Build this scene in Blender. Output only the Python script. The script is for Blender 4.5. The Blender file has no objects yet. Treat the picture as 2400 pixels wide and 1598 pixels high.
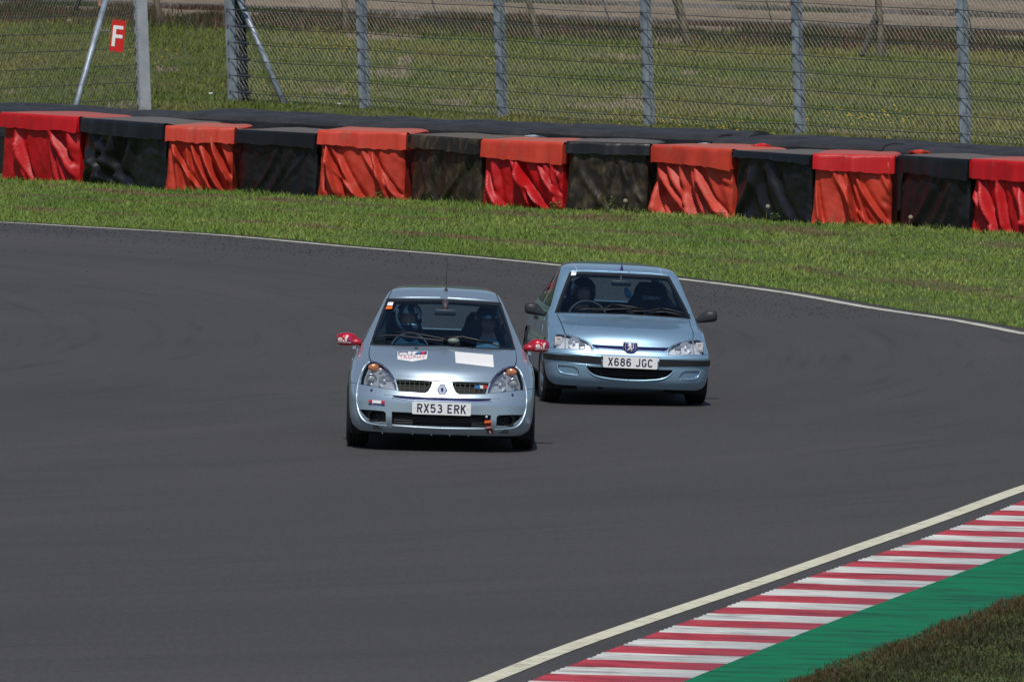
import bpy, bmesh, math, random
import numpy as np
from mathutils import Vector, Matrix
from mathutils.geometry import delaunay_2d_cdt

S = bpy.context.scene
COL = S.collection
rad = math.radians
random.seed(7)
RNG = np.random.default_rng(11)

# ------------------------------------------------------------------ camera, sky, sun, exposure
CAM_H, PITCH, ROLL, FPX = 6.2, rad(2.64), rad(1.2), 30000.0
fwd = Vector((0, math.cos(PITCH), -math.sin(PITCH)))
up0 = Vector((0, math.sin(PITCH), math.cos(PITCH)))
rgt = Vector((1, 0, 0)) * math.cos(ROLL) + up0 * math.sin(ROLL)
upv = up0 * math.cos(ROLL) - Vector((1, 0, 0)) * math.sin(ROLL)
cd = bpy.data.cameras.new("camera")
cam = bpy.data.objects.new("camera", cd)
COL.objects.link(cam)
m = Matrix((rgt, upv, -fwd)).transposed().to_4x4()
m.translation = Vector((0, 0, CAM_H))
cam.matrix_world = m
cd.sensor_width = 36
cd.lens = FPX / 2400 * 36
cd.clip_start, cd.clip_end = 1, 6000
cd.dof.use_dof = True
cd.dof.focus_distance = 115
cd.dof.aperture_fstop = 26
S.camera = cam

SUN_EL = 57
sunv = Vector((-0.05, -math.cos(rad(SUN_EL)), math.sin(rad(SUN_EL)))).normalized()
w = bpy.data.worlds.new("World")
S.world = w
w.use_nodes = True
nt = w.node_tree
sky = nt.nodes.new("ShaderNodeTexSky")
sky.sky_type = 'NISHITA'
sky.sun_disc = False
sky.sun_elevation = rad(SUN_EL)
sky.sun_rotation = math.pi
sky.air_density = 1.0
sky.dust_density = 0.6
nt.links.new(sky.outputs[0], nt.nodes["Background"].inputs[0])
nt.nodes["Background"].inputs[1].default_value = 0.11
ld = bpy.data.lights.new("sun", 'SUN')
ld.energy = 4.9
ld.angle = rad(0.5)
ld.color = (1, 0.955, 0.88)
lo = bpy.data.objects.new("sun", ld)
lo.rotation_euler = sunv.to_track_quat('Z', 'Y').to_euler()
COL.objects.link(lo)
S.view_settings.view_transform = 'Standard'
S.view_settings.look = 'None'
S.view_settings.exposure = -0.6
S.view_settings.gamma = 1


def G(u, v, z=0.0):
    """ground point seen at photo coordinate (2400 x 1598 frame)"""
    d = fwd * FPX + rgt * (u - 1200) - upv * (v - 799)
    t = (z - CAM_H) / d.z
    return Vector((d.x * t, d.y * t, z))


# ------------------------------------------------------------------ helpers
def tag(o, label=None, cat=None, group=None, kind=None):
    if label: o['label'] = label
    if cat: o['category'] = cat
    if group: o['group'] = group
    if kind: o['kind'] = kind
    return o


def empty(name, loc=(0, 0, 0), rz=0, **k):
    o = bpy.data.objects.new(name, None)
    COL.objects.link(o)
    o.location = loc
    o.rotation_euler = (0, 0, rz)
    o.empty_display_size = .2
    return tag(o, **k)


def mesh_obj(name, verts, faces, mats, parent=None, smooth=False, normals=None, midx=None):
    me = bpy.data.meshes.new(name)
    if isinstance(verts, np.ndarray) and isinstance(faces, np.ndarray):
        n = faces.shape[1]
        me.vertices.add(len(verts)); me.vertices.foreach_set("co", verts.astype(np.float32).ravel())
        me.loops.add(faces.size); me.loops.foreach_set("vertex_index", faces.astype(np.int32).ravel())
        me.polygons.add(len(faces))
        me.polygons.foreach_set("loop_start", np.arange(0, faces.size, n, dtype=np.int32))
        me.update(calc_edges=True)
    else:
        me.from_pydata([tuple(map(float, v)) for v in verts], [], [tuple(map(int, f)) for f in faces])
    for mt in (mats if isinstance(mats, (list, tuple)) else [mats]):
        me.materials.append(mt)
    me.validate()
    if smooth:
        me.polygons.foreach_set("use_smooth", [True] * len(me.polygons))
    if midx is not None:
        me.polygons.foreach_set("material_index", list(midx))
    if normals is not None:
        me.normals_split_custom_set_from_vertices([tuple(n) for n in normals])
    me.update()
    o = bpy.data.objects.new(name, me)
    COL.objects.link(o)
    if parent: o.parent = parent
    return o


class MB:
    """collects shapes for one mesh"""
    def __init__(s): s.v, s.f, s.m = [], [], []

    def add(s, vs, fs, mi=0):
        b = len(s.v)
        s.v += [tuple(x) for x in vs]
        s.f += [tuple(b + i for i in f) for f in fs]
        s.m += [mi] * len(fs)

    def box(s, c, size, rot=None, mi=0, taper=1.0):
        x, y, z = [q / 2 for q in size]
        vs = []
        for sz in (-1, 1):
            k = taper if sz > 0 else 1
            for sx, sy in ((-1, -1), (1, -1), (1, 1), (-1, 1)):
                p = Vector((sx * x * k, sy * y * k, sz * z))
                if rot is not None: p = rot @ p
                vs.append(p + Vector(c))
        s.add(vs, [(3, 2, 1, 0), (4, 5, 6, 7), (0, 1, 5, 4), (1, 2, 6, 5), (2, 3, 7, 6), (3, 0, 4, 7)], mi)

    def rings(s, rings, mi=0, cap=True, closed=True):
        n = len(rings[0]); vs = [p for r in rings for p in r]; fs = []
        for i in range(len(rings) - 1):
            for j in range(n if closed else n - 1):
                k = (j + 1) % n
                fs.append((i * n + j, i * n + k, (i + 1) * n + k, (i + 1) * n + j))
        if cap and closed:
            fs.append(tuple(reversed(range(n))))
            fs.append(tuple(range((len(rings) - 1) * n, len(rings) * n)))
        s.add(vs, fs, mi)

    def tube(s, pts, r, n=8, mi=0, cap=True):
        pts = [Vector(p) for p in pts]
        rr = r if isinstance(r, (list, tuple)) else [r] * len(pts)
        rings = []
        for i, p in enumerate(pts):
            d = (pts[min(i + 1, len(pts) - 1)] - pts[max(i - 1, 0)]).normalized()
            a = d.cross(Vector((0, 0, 1)))
            if a.length < .05: a = d.cross(Vector((1, 0, 0)))
            a.normalize(); b = d.cross(a)
            rings.append([p + (a * math.cos(t) + b * math.sin(t)) * rr[i] for t in [2 * math.pi * k / n for k in range(n)]])
        s.rings(rings, mi, cap)

    def lathe(s, prof, n=32, axis='x', c=(0, 0, 0), mi=0):
        """prof: (axial, radius) pairs"""
        rings = []
        for a, r in prof:
            ring = []
            for k in range(n):
                t = 2 * math.pi * k / n
                p = {'x': (a, r * math.cos(t), r * math.sin(t)), 'y': (r * math.cos(t), a, r * math.sin(t)),
                     'z': (r * math.cos(t), r * math.sin(t), a)}[axis]
                ring.append(Vector(p) + Vector(c))
            rings.append(ring)
        s.rings(rings, mi, cap=False)

    def ell(s, c, r, nu=20, nv=12, mi=0, f=None):
        rings = []
        for i in range(nv + 1):
            ph = math.pi * i / nv
            ring = []
            for j in range(nu):
                t = 2 * math.pi * j / nu
                p = Vector((math.sin(ph) * math.cos(t), math.sin(ph) * math.sin(t), math.cos(ph)))
                if f: p = f(p)
                ring.append(Vector((p.x * r[0] + c[0], p.y * r[1] + c[1], p.z * r[2] + c[2])))
            rings.append(ring)
        s.rings(rings, mi, cap=False)

    def build(s, name, mats, parent=None, smooth=False):
        return mesh_obj(name, s.v, s.f, mats, parent, smooth, midx=s.m)


def vnoise(x, y, seed=0):
    """smooth value noise for arrays"""
    xi = np.floor(x).astype(np.int64); yi = np.floor(y).astype(np.int64)
    fx = x - xi; fy = y - yi
    fx = fx * fx * (3 - 2 * fx); fy = fy * fy * (3 - 2 * fy)
    def h(a, b):
        n = (a * 374761393 + b * 668265263 + seed * 974711) & 0x7fffffff
        n = ((n ^ (n >> 13)) * 1274126177) & 0x7fffffff
        return ((n ^ (n >> 16)) & 0xffff) / 65535.0
    return (h(xi, yi) * (1 - fx) + h(xi + 1, yi) * fx) * (1 - fy) + (h(xi, yi + 1) * (1 - fx) + h(xi + 1, yi + 1) * fx) * fy


def smoothline(pts, n=12):
    pts = [Vector(p) for p in pts]
    out = []
    P = [pts[0] * 2 - pts[1]] + pts + [pts[-1] * 2 - pts[-2]]
    for i in range(1, len(P) - 2):
        for k in range(n):
            t = k / n
            a, b, c, d = P[i - 1], P[i], P[i + 1], P[i + 2]
            out.append(0.5 * ((2 * b) + (c - a) * t + (2 * a - 5 * b + 4 * c - d) * t * t + (3 * b - a - 3 * c + d) * t ** 3))
    out.append(pts[-1])
    return out


# ------------------------------------------------------------------ materials
def lk(nt, a, b): nt.links.new(a, b)


def mat(name, col, rough=.6, metal=0, coat=0, var=None, vs=3.0, col2=None, bump=0, bs=20, stretch=(1, 1, 1),
        spec=.5, coords='Object', sheen=0, croughn=.04, sss=0):
    m = bpy.data.materials.new(name)
    m.use_nodes = True
    nt = m.node_tree
    b = nt.nodes["Principled BSDF"]
    b.inputs["Base Color"].default_value = (*col, 1)
    b.inputs["Roughness"].default_value = rough
    b.inputs["Metallic"].default_value = metal
    b.inputs["Coat Weight"].default_value = coat
    b.inputs["Coat Roughness"].default_value = croughn
    b.inputs["Specular IOR Level"].default_value = spec
    if col2 is not None or bump:
        tc = nt.nodes.new("ShaderNodeTexCoord")
        mp = nt.nodes.new("ShaderNodeMapping")
        mp.inputs["Scale"].default_value = stretch
        if coords == 'World':
            g = nt.nodes.new("ShaderNodeNewGeometry")
            lk(nt, g.outputs["Position"], mp.inputs[0])
        else:
            lk(nt, tc.outputs[coords], mp.inputs[0])
    if col2 is not None:
        n = nt.nodes.new("ShaderNodeTexNoise")
        n.inputs["Scale"].default_value = vs
        n.inputs["Detail"].default_value = 5
        n.inputs["Roughness"].default_value = .6
        lk(nt, mp.outputs[0], n.inputs["Vector"])
        r = nt.nodes.new("ShaderNodeMapRange")
        lo_, hi_ = var or (.35, .65)
        r.inputs["From Min"].default_value = lo_
        r.inputs["From Max"].default_value = hi_
        lk(nt, n.outputs[0], r.inputs[0])
        mx = nt.nodes.new("ShaderNodeMix"); mx.data_type = 'RGBA'
        mx.inputs[6].default_value = (*col, 1); mx.inputs[7].default_value = (*col2, 1)
        lk(nt, r.outputs[0], mx.inputs[0])
        lk(nt, mx.outputs[2], b.inputs["Base Color"])
    if bump:
        n2 = nt.nodes.new("ShaderNodeTexNoise")
        n2.inputs["Scale"].default_value = bs
        n2.inputs["Detail"].default_value = 6
        lk(nt, mp.outputs[0], n2.inputs["Vector"])
        bp = nt.nodes.new("ShaderNodeBump")
        bp.inputs["Strength"].default_value = bump
        bp.inputs["Distance"].default_value = .02
        lk(nt, n2.outputs[0], bp.inputs["Height"])
        lk(nt, bp.outputs[0], b.inputs["Normal"])
    return m


def glass_mat(name, tint, fres=1.45, rough=.0, refl=(1, 1, 1)):
    m = bpy.data.materials.new(name)
    m.use_nodes = True
    nt = m.node_tree
    nt.nodes.clear()
    out = nt.nodes.new("ShaderNodeOutputMaterial")
    tr = nt.nodes.new("ShaderNodeBsdfTransparent"); tr.inputs[0].default_value = (*tint, 1)
    gl = nt.nodes.new("ShaderNodeBsdfGlossy"); gl.inputs["Roughness"].default_value = rough
    gl.inputs[0].default_value = (*refl, 1)
    fr = nt.nodes.new("ShaderNodeFresnel")
    ge = nt.nodes.new("ShaderNodeNewGeometry"); mi = nt.nodes.new("ShaderNodeMix")
    mi.inputs[2].default_value = fres; mi.inputs[3].default_value = 1 / fres   # a thin pane reflects alike from both sides
    lk(nt, ge.outputs["Backfacing"], mi.inputs[0]); lk(nt, mi.outputs[0], fr.inputs[0])
    mx = nt.nodes.new("ShaderNodeMixShader")
    lk(nt, fr.outputs[0], mx.inputs[0]); lk(nt, tr.outputs[0], mx.inputs[1]); lk(nt, gl.outputs[0], mx.inputs[2])
    lk(nt, mx.outputs[0], out.inputs[0])
    return m


def attr_mat(name, rough=.6, transl=.0):
    m = bpy.data.materials.new(name)
    m.use_nodes = True
    nt = m.node_tree
    b = nt.nodes["Principled BSDF"]
    a = nt.nodes.new("ShaderNodeAttribute"); a.attribute_name = 'col'
    lk(nt, a.outputs["Color"], b.inputs["Base Color"])
    b.inputs["Roughness"].default_value = rough
    b.inputs["Specular IOR Level"].default_value = .25
    return m


M = {}
M['rubber'] = mat('rubber', (.012, .012, .013), .75, col2=(.03, .028, .027), vs=9)
M['tyre'] = mat('tyre', (.008, .008, .009), .85)
M['black_plastic'] = mat('black_plastic', (.012, .012, .014), .45)
M['grey_plastic'] = mat('grey_plastic', (.028, .029, .032), .5)
M['dark'] = mat('dark_interior', (.012, .013, .015), .8)
M['cabin'] = mat('cabin_trim', (.02, .022, .027), .8)
M['seatcloth'] = mat('seat_cloth', (.014, .015, .02), .9)
M['chrome'] = mat('chrome', (.8, .8, .8), .12, 1)
M['reflector'] = mat('reflector', (.85, .87, .92), .4, .6)
M['housing'] = mat('lamp_housing', (.46, .50, .56), .35, .5)
M['orange'] = mat('indicator_orange', (.62, .22, .09), .2, .3, coat=1)
M['pale_amber'] = mat('pale_amber', (.62, .42, .33), .3, .2)
M['white_lamp'] = mat('lamp_clear', (.75, .72, .78), .2, .3, coat=1)
M['alloy'] = mat('alloy', (.5, .5, .52), .3, .9)
M['galv'] = mat('galvanised_steel', (.36, .42, .49), .5, .35, col2=(.17, .20, .24), vs=7, stretch=(1, 1, .35), bump=.1)
M['galv_white'] = mat('painted_steel', (.42, .45, .50), .45, .2, col2=(.33, .36, .41), vs=4)
M['cable'] = mat('steel_cable', (.05, .06, .075), .6, .3)
M['wire'] = mat('chain_wire', (.44, .45, .38), .5, .2)
M['wood'] = mat('weathered_wood', (.17, .14, .10), .9, col2=(.08, .065, .05), vs=6, stretch=(1, 1, .2), bump=.4)
M['dark_wood'] = mat('dark_wood', (.03, .026, .022), .9, col2=(.06, .05, .04), vs=6, stretch=(1, 1, .2))
M['white'] = mat('white_vinyl', (.85, .85, .85), .45)
M['navy'] = mat('navy_vinyl', (.03, .03, .12), .4)
M['blue'] = mat('blue_vinyl', (.02, .22, .6), .4)
M['red'] = mat('red_vinyl', (.6, .015, .025), .4)
M['red_sign'] = mat('red_sign', (.62, .012, .012), .5)
M['pink'] = mat('faded_red_print', (.6, .2, .26), .5)
M['orange_vinyl'] = mat('orange_vinyl', (.8, .16, .02), .4)
M['mirror_red'] = mat('mirror_red', (.56, .01, .03), .25, .35, coat=1)
M['plate'] = mat('plate_white', (.78, .80, .80), .35)
M['plate_text'] = mat('plate_letters', (.012, .01, .06), .4)
M['emblem_navy'] = mat('emblem_blue', (.035, .015, .16), .25, .2, coat=1)
M['emblem_grey'] = mat('emblem_grey', (.50, .56, .68), .35, .2)
M['skin'] = mat('skin', (.42, .22, .15), .5)
M['strap_red'] = mat('strap_red', (.28, .015, .02), .7)


def paint(name, col, rough=.34):
    m = mat(name, col, rough, .6, coat=1, croughn=.03)
    nt = m.node_tree
    b = nt.nodes["Principled BSDF"]
    tc = nt.nodes.new("ShaderNodeTexCoord")
    n = nt.nodes.new("ShaderNodeTexNoise"); n.inputs["Scale"].default_value = 260
    n.inputs["Detail"].default_value = 1
    lk(nt, tc.outputs["Object"], n.inputs["Vector"])
    r = nt.nodes.new("ShaderNodeMapRange")
    r.inputs["To Min"].default_value = rough - .05; r.inputs["To Max"].default_value = rough + .05
    lk(nt, n.outputs[0], r.inputs[0]); lk(nt, r.outputs[0], b.inputs["Roughness"])
    return m


M['paint_a'] = paint('silver_blue_paint', (.40, .51, .61), .35)
M['paint_b'] = paint('light_blue_paint', (.32, .51, .68), .35)
M['glass'] = glass_mat('windscreen_glass', (.55, .74, .82), 1.55, refl=(.75, .85, 1))
M['side_glass'] = glass_mat('side_glass', (.72, .82, .80), 1.5)
M['lens'] = glass_mat('lamp_lens', (.93, .95, .96), 1.45)


def text_geo(s, size=1.0, off=0.0, font_x=1.0, spacing=1.0):
    """triangulated flat letters: (verts2d, faces), centred"""
    c = bpy.data.curves.new("letters", 'FONT')
    c.body = s; c.size = size; c.offset = off; c.resolution_u = 3
    c.align_x = 'CENTER'; c.align_y = 'CENTER'
    c.space_character = spacing
    o = bpy.data.objects.new("letters", c)
    COL.objects.link(o)
    dg = bpy.context.evaluated_depsgraph_get()
    me = bpy.data.meshes.new_from_object(o.evaluated_get(dg))
    v = [(p.co.x * font_x, p.co.y) for p in me.vertices]
    f = [tuple(p.vertices) for p in me.polygons]
    bpy.data.objects.remove(o); bpy.data.curves.remove(c); bpy.data.meshes.remove(me)
    xs = [a for a, _ in v]; ys = [b for _, b in v]
    cx, cy = (min(xs) + max(xs)) / 2, (min(ys) + max(ys)) / 2
    return [(a - cx, b - cy) for a, b in v], f, (max(xs) - min(xs), max(ys) - min(ys))


def fit_text(s, wid, hei, off=0.0, spacing=1.0):
    v, f, (tw, th) = text_geo(s, 1.0, off, 1.0, spacing)
    return [(a * wid / tw, b * hei / th) for a, b in v], f
# ------------------------------------------------------------------ ground, track, kerb, grass
def world_noise_mat(name, cols, scales, rough=.9, stretch=(1, 1, 1), bump=0, bscale=8):
    """cols: list of 3 colours blended by two noises in world space"""
    m = bpy.data.materials.new(name); m.use_nodes = True
    nt = m.node_tree; b = nt.nodes["Principled BSDF"]
    b.inputs["Roughness"].default_value = rough
    b.inputs["Specular IOR Level"].default_value = .3
    g = nt.nodes.new("ShaderNodeNewGeometry")
    mp = nt.nodes.new("ShaderNodeMapping"); mp.inputs["Scale"].default_value = stretch
    lk(nt, g.outputs["Position"], mp.inputs[0])
    prev = None
    for i, sc in enumerate(scales):
        n = nt.nodes.new("ShaderNodeTexNoise"); n.inputs["Scale"].default_value = sc
        n.inputs["Detail"].default_value = 6; n.inputs["Roughness"].default_value = .65
        lk(nt, mp.outputs[0], n.inputs["Vector"])
        r = nt.nodes.new("ShaderNodeMapRange")
        r.inputs["From Min"].default_value = .42; r.inputs["From Max"].default_value = .6
        lk(nt, n.outputs[0], r.inputs[0])
        mx = nt.nodes.new("ShaderNodeMix"); mx.data_type = 'RGBA'
        if prev is None: mx.inputs[6].default_value = (*cols[0], 1)
        else: lk(nt, prev, mx.inputs[6])
        mx.inputs[7].default_value = (*cols[i + 1], 1)
        lk(nt, r.outputs[0], mx.inputs[0])
        prev = mx.outputs[2]
    lk(nt, prev, b.inputs["Base Color"])
    if bump:
        n2 = nt.nodes.new("ShaderNodeTexNoise"); n2.inputs["Scale"].default_value = bscale
        n2.inputs["Detail"].default_value = 8
        lk(nt, mp.outputs[0], n2.inputs["Vector"])
        bp = nt.nodes.new("ShaderNodeBump"); bp.inputs["Strength"].default_value = bump; bp.inputs["Distance"].default_value = .05
        lk(nt, n2.outputs[0], bp.inputs["Height"]); lk(nt, bp.outputs[0], b.inputs["Normal"])
    return m


K = 2400 / 2355
outer_px = [(-150, 508), (0, 512), (200, 523), (500, 541), (800, 568), (1000, 584), (1250, 607), (1570, 643), (1800, 673), (2000, 708), (2200, 738), (2355, 768)]
outer = smoothline([G(a * K, b * K) for a, b in outer_px])
ext = (outer[-1] - outer[-13]).normalized()
outer = [outer[0] + (outer[0] - outer[6]).normalized() * 60] + outer + [outer[-1] + ext * 25 + Vector((2, 0, 0)), outer[-1] + ext * 90 + Vector((20, 0, 0))]
Z6 = 1300 / 2355
def kpx(l): return [G(1100 + x * Z6, 1100 + y * Z6) for x, y in l]
inline = smoothline(kpx([(-340, 1040), (60, 900), (400, 765), (800, 625), (1200, 490), (1600, 350), (2000, 210), (2355, 80), (2700, -30)]))
kerbL = smoothline(kpx([(-80, 1040), (270, 900), (500, 810), (820, 690), (1200, 550), (1600, 410), (2000, 275), (2355, 140), (2700, 20)]))
kerbR = smoothline(kpx([(560, 1045), (920, 900), (1190, 790), (1500, 665), (1880, 520), (2270, 372), (2355, 342), (2700, 215)]))
greenR = smoothline(kpx([(1180, 1030), (1450, 902), (1560, 850), (1720, 800), (2000, 700), (2200, 620), (2355, 565), (2700, 440)]))


def fit_circle(a, b, c):
    ax, ay, bx, by, cx, cy = a.x, a.y, b.x, b.y, c.x, c.y
    d = 2 * (ax * (by - cy) + bx * (cy - ay) + cx * (ay - by))
    ux = ((ax * ax + ay * ay) * (by - cy) + (bx * bx + by * by) * (cy - ay) + (cx * cx + cy * cy) * (ay - by)) / d
    uy = ((ax * ax + ay * ay) * (cx - bx) + (bx * bx + by * by) * (ax - cx) + (cx * cx + cy * cy) * (bx - ax)) / d
    return ux, uy, math.hypot(ax - ux, ay - uy)


CX, CY, CR = fit_circle(G(0, 522), G(1300, 620), G(2400, 785))
print("track circle", CX, CY, CR)


def asphalt_mat():
    m = bpy.data.materials.new('asphalt'); m.use_nodes = True
    nt = m.node_tree; b = nt.nodes["Principled BSDF"]
    g = nt.nodes.new("ShaderNodeNewGeometry")
    sp = nt.nodes.new("ShaderNodeSeparateXYZ"); lk(nt, g.outputs["Position"], sp.inputs[0])
    def mth(op, a, bb=None):
        n = nt.nodes.new("ShaderNodeMath"); n.operation = op
        for i, q in enumerate((a, bb)):
            if q is None: continue
            if isinstance(q, (int, float)): n.inputs[i].default_value = q
            else: lk(nt, q, n.inputs[i])
        return n.outputs[0]
    dx = mth('SUBTRACT', sp.outputs[0], CX); dy = mth('SUBTRACT', sp.outputs[1], CY)
    r = mth('SQRT', mth('ADD', mth('MULTIPLY', dx, dx), mth('MULTIPLY', dy, dy)))
    an = mth('MULTIPLY', mth('ARCTAN2', dy, dx), CR)
    def noise(sr, sa, scale, detail, lo_, hi_, tmin, tmax, seed=0.):
        cb = nt.nodes.new("ShaderNodeCombineXYZ")
        lk(nt, mth('MULTIPLY', r, sr), cb.inputs[0]); lk(nt, mth('MULTIPLY', an, sa), cb.inputs[1]); cb.inputs[2].default_value = seed
        n = nt.nodes.new("ShaderNodeTexNoise"); n.inputs["Scale"].default_value = scale; n.inputs["Detail"].default_value = detail
        n.inputs["Roughness"].default_value = .6
        lk(nt, cb.outputs[0], n.inputs["Vector"])
        mr = nt.nodes.new("ShaderNodeMapRange")
        for k, q in zip(("From Min", "From Max", "To Min", "To Max"), (lo_, hi_, tmin, tmax)): mr.inputs[k].default_value = q
        lk(nt, n.outputs[0], mr.inputs[0]); return mr.outputs[0]
    a1 = noise(1, .05, 1.1, 4, .35, .7, .94, 1.05)       # long tyre-track streaks
    a2 = noise(1, .03, 6, 4, .54, .70, 1.0, .80, 4.)     # narrow rubber marks
    a3 = noise(1, .3, .3, 5, .3, .7, .90, 1.09, 9.)      # broad patches
    a4 = noise(1, 1, 24, 2, .3, .7, .72, 1.28, 2.)       # aggregate grain
    f = mth('MULTIPLY', mth('MULTIPLY', a1, a2), mth('MULTIPLY', a3, a4))
    vm = nt.nodes.new("ShaderNodeVectorMath"); vm.operation = 'SCALE'
    vm.inputs[0].default_value = (.064, .0595, .060)
    lk(nt, f, vm.inputs[3])
    lk(nt, vm.outputs[0], b.inputs["Base Color"])
    b.inputs["Roughness"].default_value = .75
    b.inputs["Specular IOR Level"].default_value = .25
    return m


M['asphalt'] = asphalt_mat()
M['soil'] = world_noise_mat('turf_soil', [(.07, .11, .02), (.11, .13, .035), (.06, .085, .02)], [.6, 2.5], bump=.5)
M['field'] = world_noise_mat('field_turf', [(.075, .085, .022), (.10, .095, .035), (.055, .07, .02)], [.35, 1.6], stretch=(1, .3, 1), bump=.5)
M['line'] = mat('white_line_paint', (.60, .58, .50), .7, col2=(.22, .21, .19), vs=5, var=(.45, .72), coords='World')
M['line_in'] = mat('cream_line_paint', (.66, .63, .48), .7, col2=(.34, .32, .25), vs=5, var=(.48, .75), coords='World')

ground = mesh_obj('ground', [(-3000, -2000, -.03), (3000, -2000, -.03), (3000, 4000, -.03), (-3000, 4000, -.03)], [(0, 1, 2, 3)], M['field'])
tag(ground, kind='structure')
off = []
for i, p in enumerate(outer):
    d = (outer[min(i + 1, len(outer) - 1)] - outer[max(i - 1, 0)]).normalized()
    off.append(p + Vector((-d.y, d.x, 0)) * .28)
tv = [(p.x, p.y, 0) for p in off] + [(60, -20, 0), (-90, -20, 0), (-90, off[0].y, 0)]
track = mesh_obj('race_track', tv, [tuple(reversed(range(len(tv))))], M['asphalt'])
tag(track, kind='structure')


def ribbon(name, line, w, z, mt):
    v, f = [], []
    for i, p in enumerate(line):
        d = (line[min(i + 1, len(line) - 1)] - line[max(i - 1, 0)]).normalized()
        n = Vector((-d.y, d.x, 0)) * w / 2
        v += [(p.x + n.x, p.y + n.y, z), (p.x - n.x, p.y - n.y, z)]
    for i in range(len(line) - 1): f.append((2 * i, 2 * i + 1, 2 * i + 3, 2 * i + 2))
    return tag(mesh_obj(name, v, f, mt), kind='structure')


ribbon('outer_edge_line', outer, .15, .005, M['line'])
ribbon('inner_edge_line', inline, .155, .005, M['line_in'])


def resample(line, step):
    line = [Vector(p) for p in line]; out = [line[0]]; acc = 0
    for a, b in zip(line, line[1:]):
        L = (b - a).length; t = step - acc
        while t <= L:
            out.append(a.lerp(b, t / L)); t += step
        acc = L - (t - step)
    return out


def kerb():
    L = resample(kerbL, .03); n = len(L)
    R0 = resample(kerbR, .5)
    mr = mat('kerb_red', (.40, .04, .06), .6, col2=(.14, .02, .03), vs=2.2, var=(.42, .68), stretch=(.7, 5, 1), coords='World')
    mw = mat('kerb_white', (.52, .53, .51), .6, col2=(.17, .17, .18), vs=2.2, stretch=(.7, 5, 1), var=(.46, .74), coords='World')
    md = mat('kerb_rubber_scuff', (.06, .05, .05), .8)
    v, f, mi = [], [], []
    cols = [0, .015, .2, .4, .6, .8, .96, 1.0]
    # match each left point with the right edge at the same depth (stripes lie square to the camera side)
    ry = np.array([p.y for p in R0]); rx = np.array([p.x for p in R0])
    o = np.argsort(ry); ry, rx = ry[o], rx[o]
    for i, p in enumerate(L):
        y2 = p.y + .10
        q = Vector((float(np.interp(y2, ry, rx)), y2, 0))
        s = i * .03
        ph = (s / .18) % 1.0
        ridge = .016 * (1 - ph / .8) if ph < .8 else 0
        for c in cols:
            e = .0 if c == 0 else 1 - c * .9
            wv = .004 * math.sin(c * 9 + s)
            pt = p.lerp(q, c) + Vector((0, .012 * math.sin(c * 7 + int(s / .72) * 1.7), 0))
            v.append((pt.x, pt.y, .006 + (ridge + .003 + wv * .3) * e))
    nc = len(cols)
    for i in range(n - 1):
        for c in range(nc - 1):
            f.append((i * nc + c, i * nc + c + 1, (i + 1) * nc + c + 1, (i + 1) * nc + c))
            mi.append(int((i * .03) / .72) % 2)
    return tag(mesh_obj('kerb', v, f, [mr, mw, md], midx=mi), kind='structure')


kerb()


def strip_between(name, A, B, z, mt, n=60, jag=0):
    def at(l, t):
        x = t * (len(l) - 1); i = min(int(x), len(l) - 2); return l[i].lerp(l[i + 1], x - i)
    v, f = [], []
    for k in range(n + 1):
        a = at(A, k / n); b = at(B, k / n)
        j = jag * (random.random() - .5)
        v += [(a.x, a.y, z), (b.x + j, b.y, z)]
    for k in range(n): f.append((2 * k, 2 * k + 1, 2 * k + 3, 2 * k + 2))
    return tag(mesh_obj(name, v, f, mt), kind='structure')


M['green'] = mat('green_runoff_paint', (.003, .17, .075), .75, spec=.2, col2=(.012, .06, .04), vs=2.6, stretch=(.5, 1.6, 1), var=(.46, .68), bump=.25, bs=30, coords='World')
strip_between('green_verge_strip', kerbR, greenR, .010, M['green'])
gfar = [p + Vector((30, 0, 0)) for p in greenR]
strip_between('infield_ground', greenR, gfar, .016, M['soil'], n=160, jag=.1)
# verge between the track and the tyre barrier
vfar = [p + Vector((-d[0], d[1], 0)) for p, d in zip(off, [(0, 30)] * len(off))]
strip_between('verge_ground', off, vfar, .004, M['soil'], n=120)
for o_ in [o for o in COL.objects if o.name == 'verge_ground']:
    pass


# ---- grass blades
def blades(name, xy, h, wd, col, lean=.35, z0=0.0, label=None, rough=.6):
    n = len(xy)
    th = RNG.uniform(0, np.pi, n)
    hx, hy = np.cos(th) * wd / 2, np.sin(th) * wd / 2 * .4
    lx, ly = RNG.normal(0, lean, n) * h, RNG.normal(0, lean, n) * h
    v = np.zeros((n, 3, 3))
    v[:, 0] = np.stack([xy[:, 0] - hx, xy[:, 1] - hy, np.full(n, z0)], 1)
    v[:, 1] = np.stack([xy[:, 0] + hx, xy[:, 1] + hy, np.full(n, z0)], 1)
    v[:, 2] = np.stack([xy[:, 0] + lx, xy[:, 1] + ly, z0 + h], 1)
    fc = np.arange(n * 3).reshape(n, 3)
    o = mesh_obj(name, v.reshape(-1, 3), fc, attr_mat(name + '_leaf', rough))
    ca = o.data.color_attributes.new('col', 'FLOAT_COLOR', 'POINT')
    c = np.ones((n, 3, 4)); c[:, :, :3] = col[:, None, :]
    ca.data.foreach_set("color", c.ravel().astype(np.float32))
    o['kind'] = 'stuff'
    if label: o['label'] = label; o['category'] = 'grass'
    return o


def mixc(a, b, t):
    return np.array(a)[None] * (1 - t[:, None]) + np.array(b)[None] * t[:, None]


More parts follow.
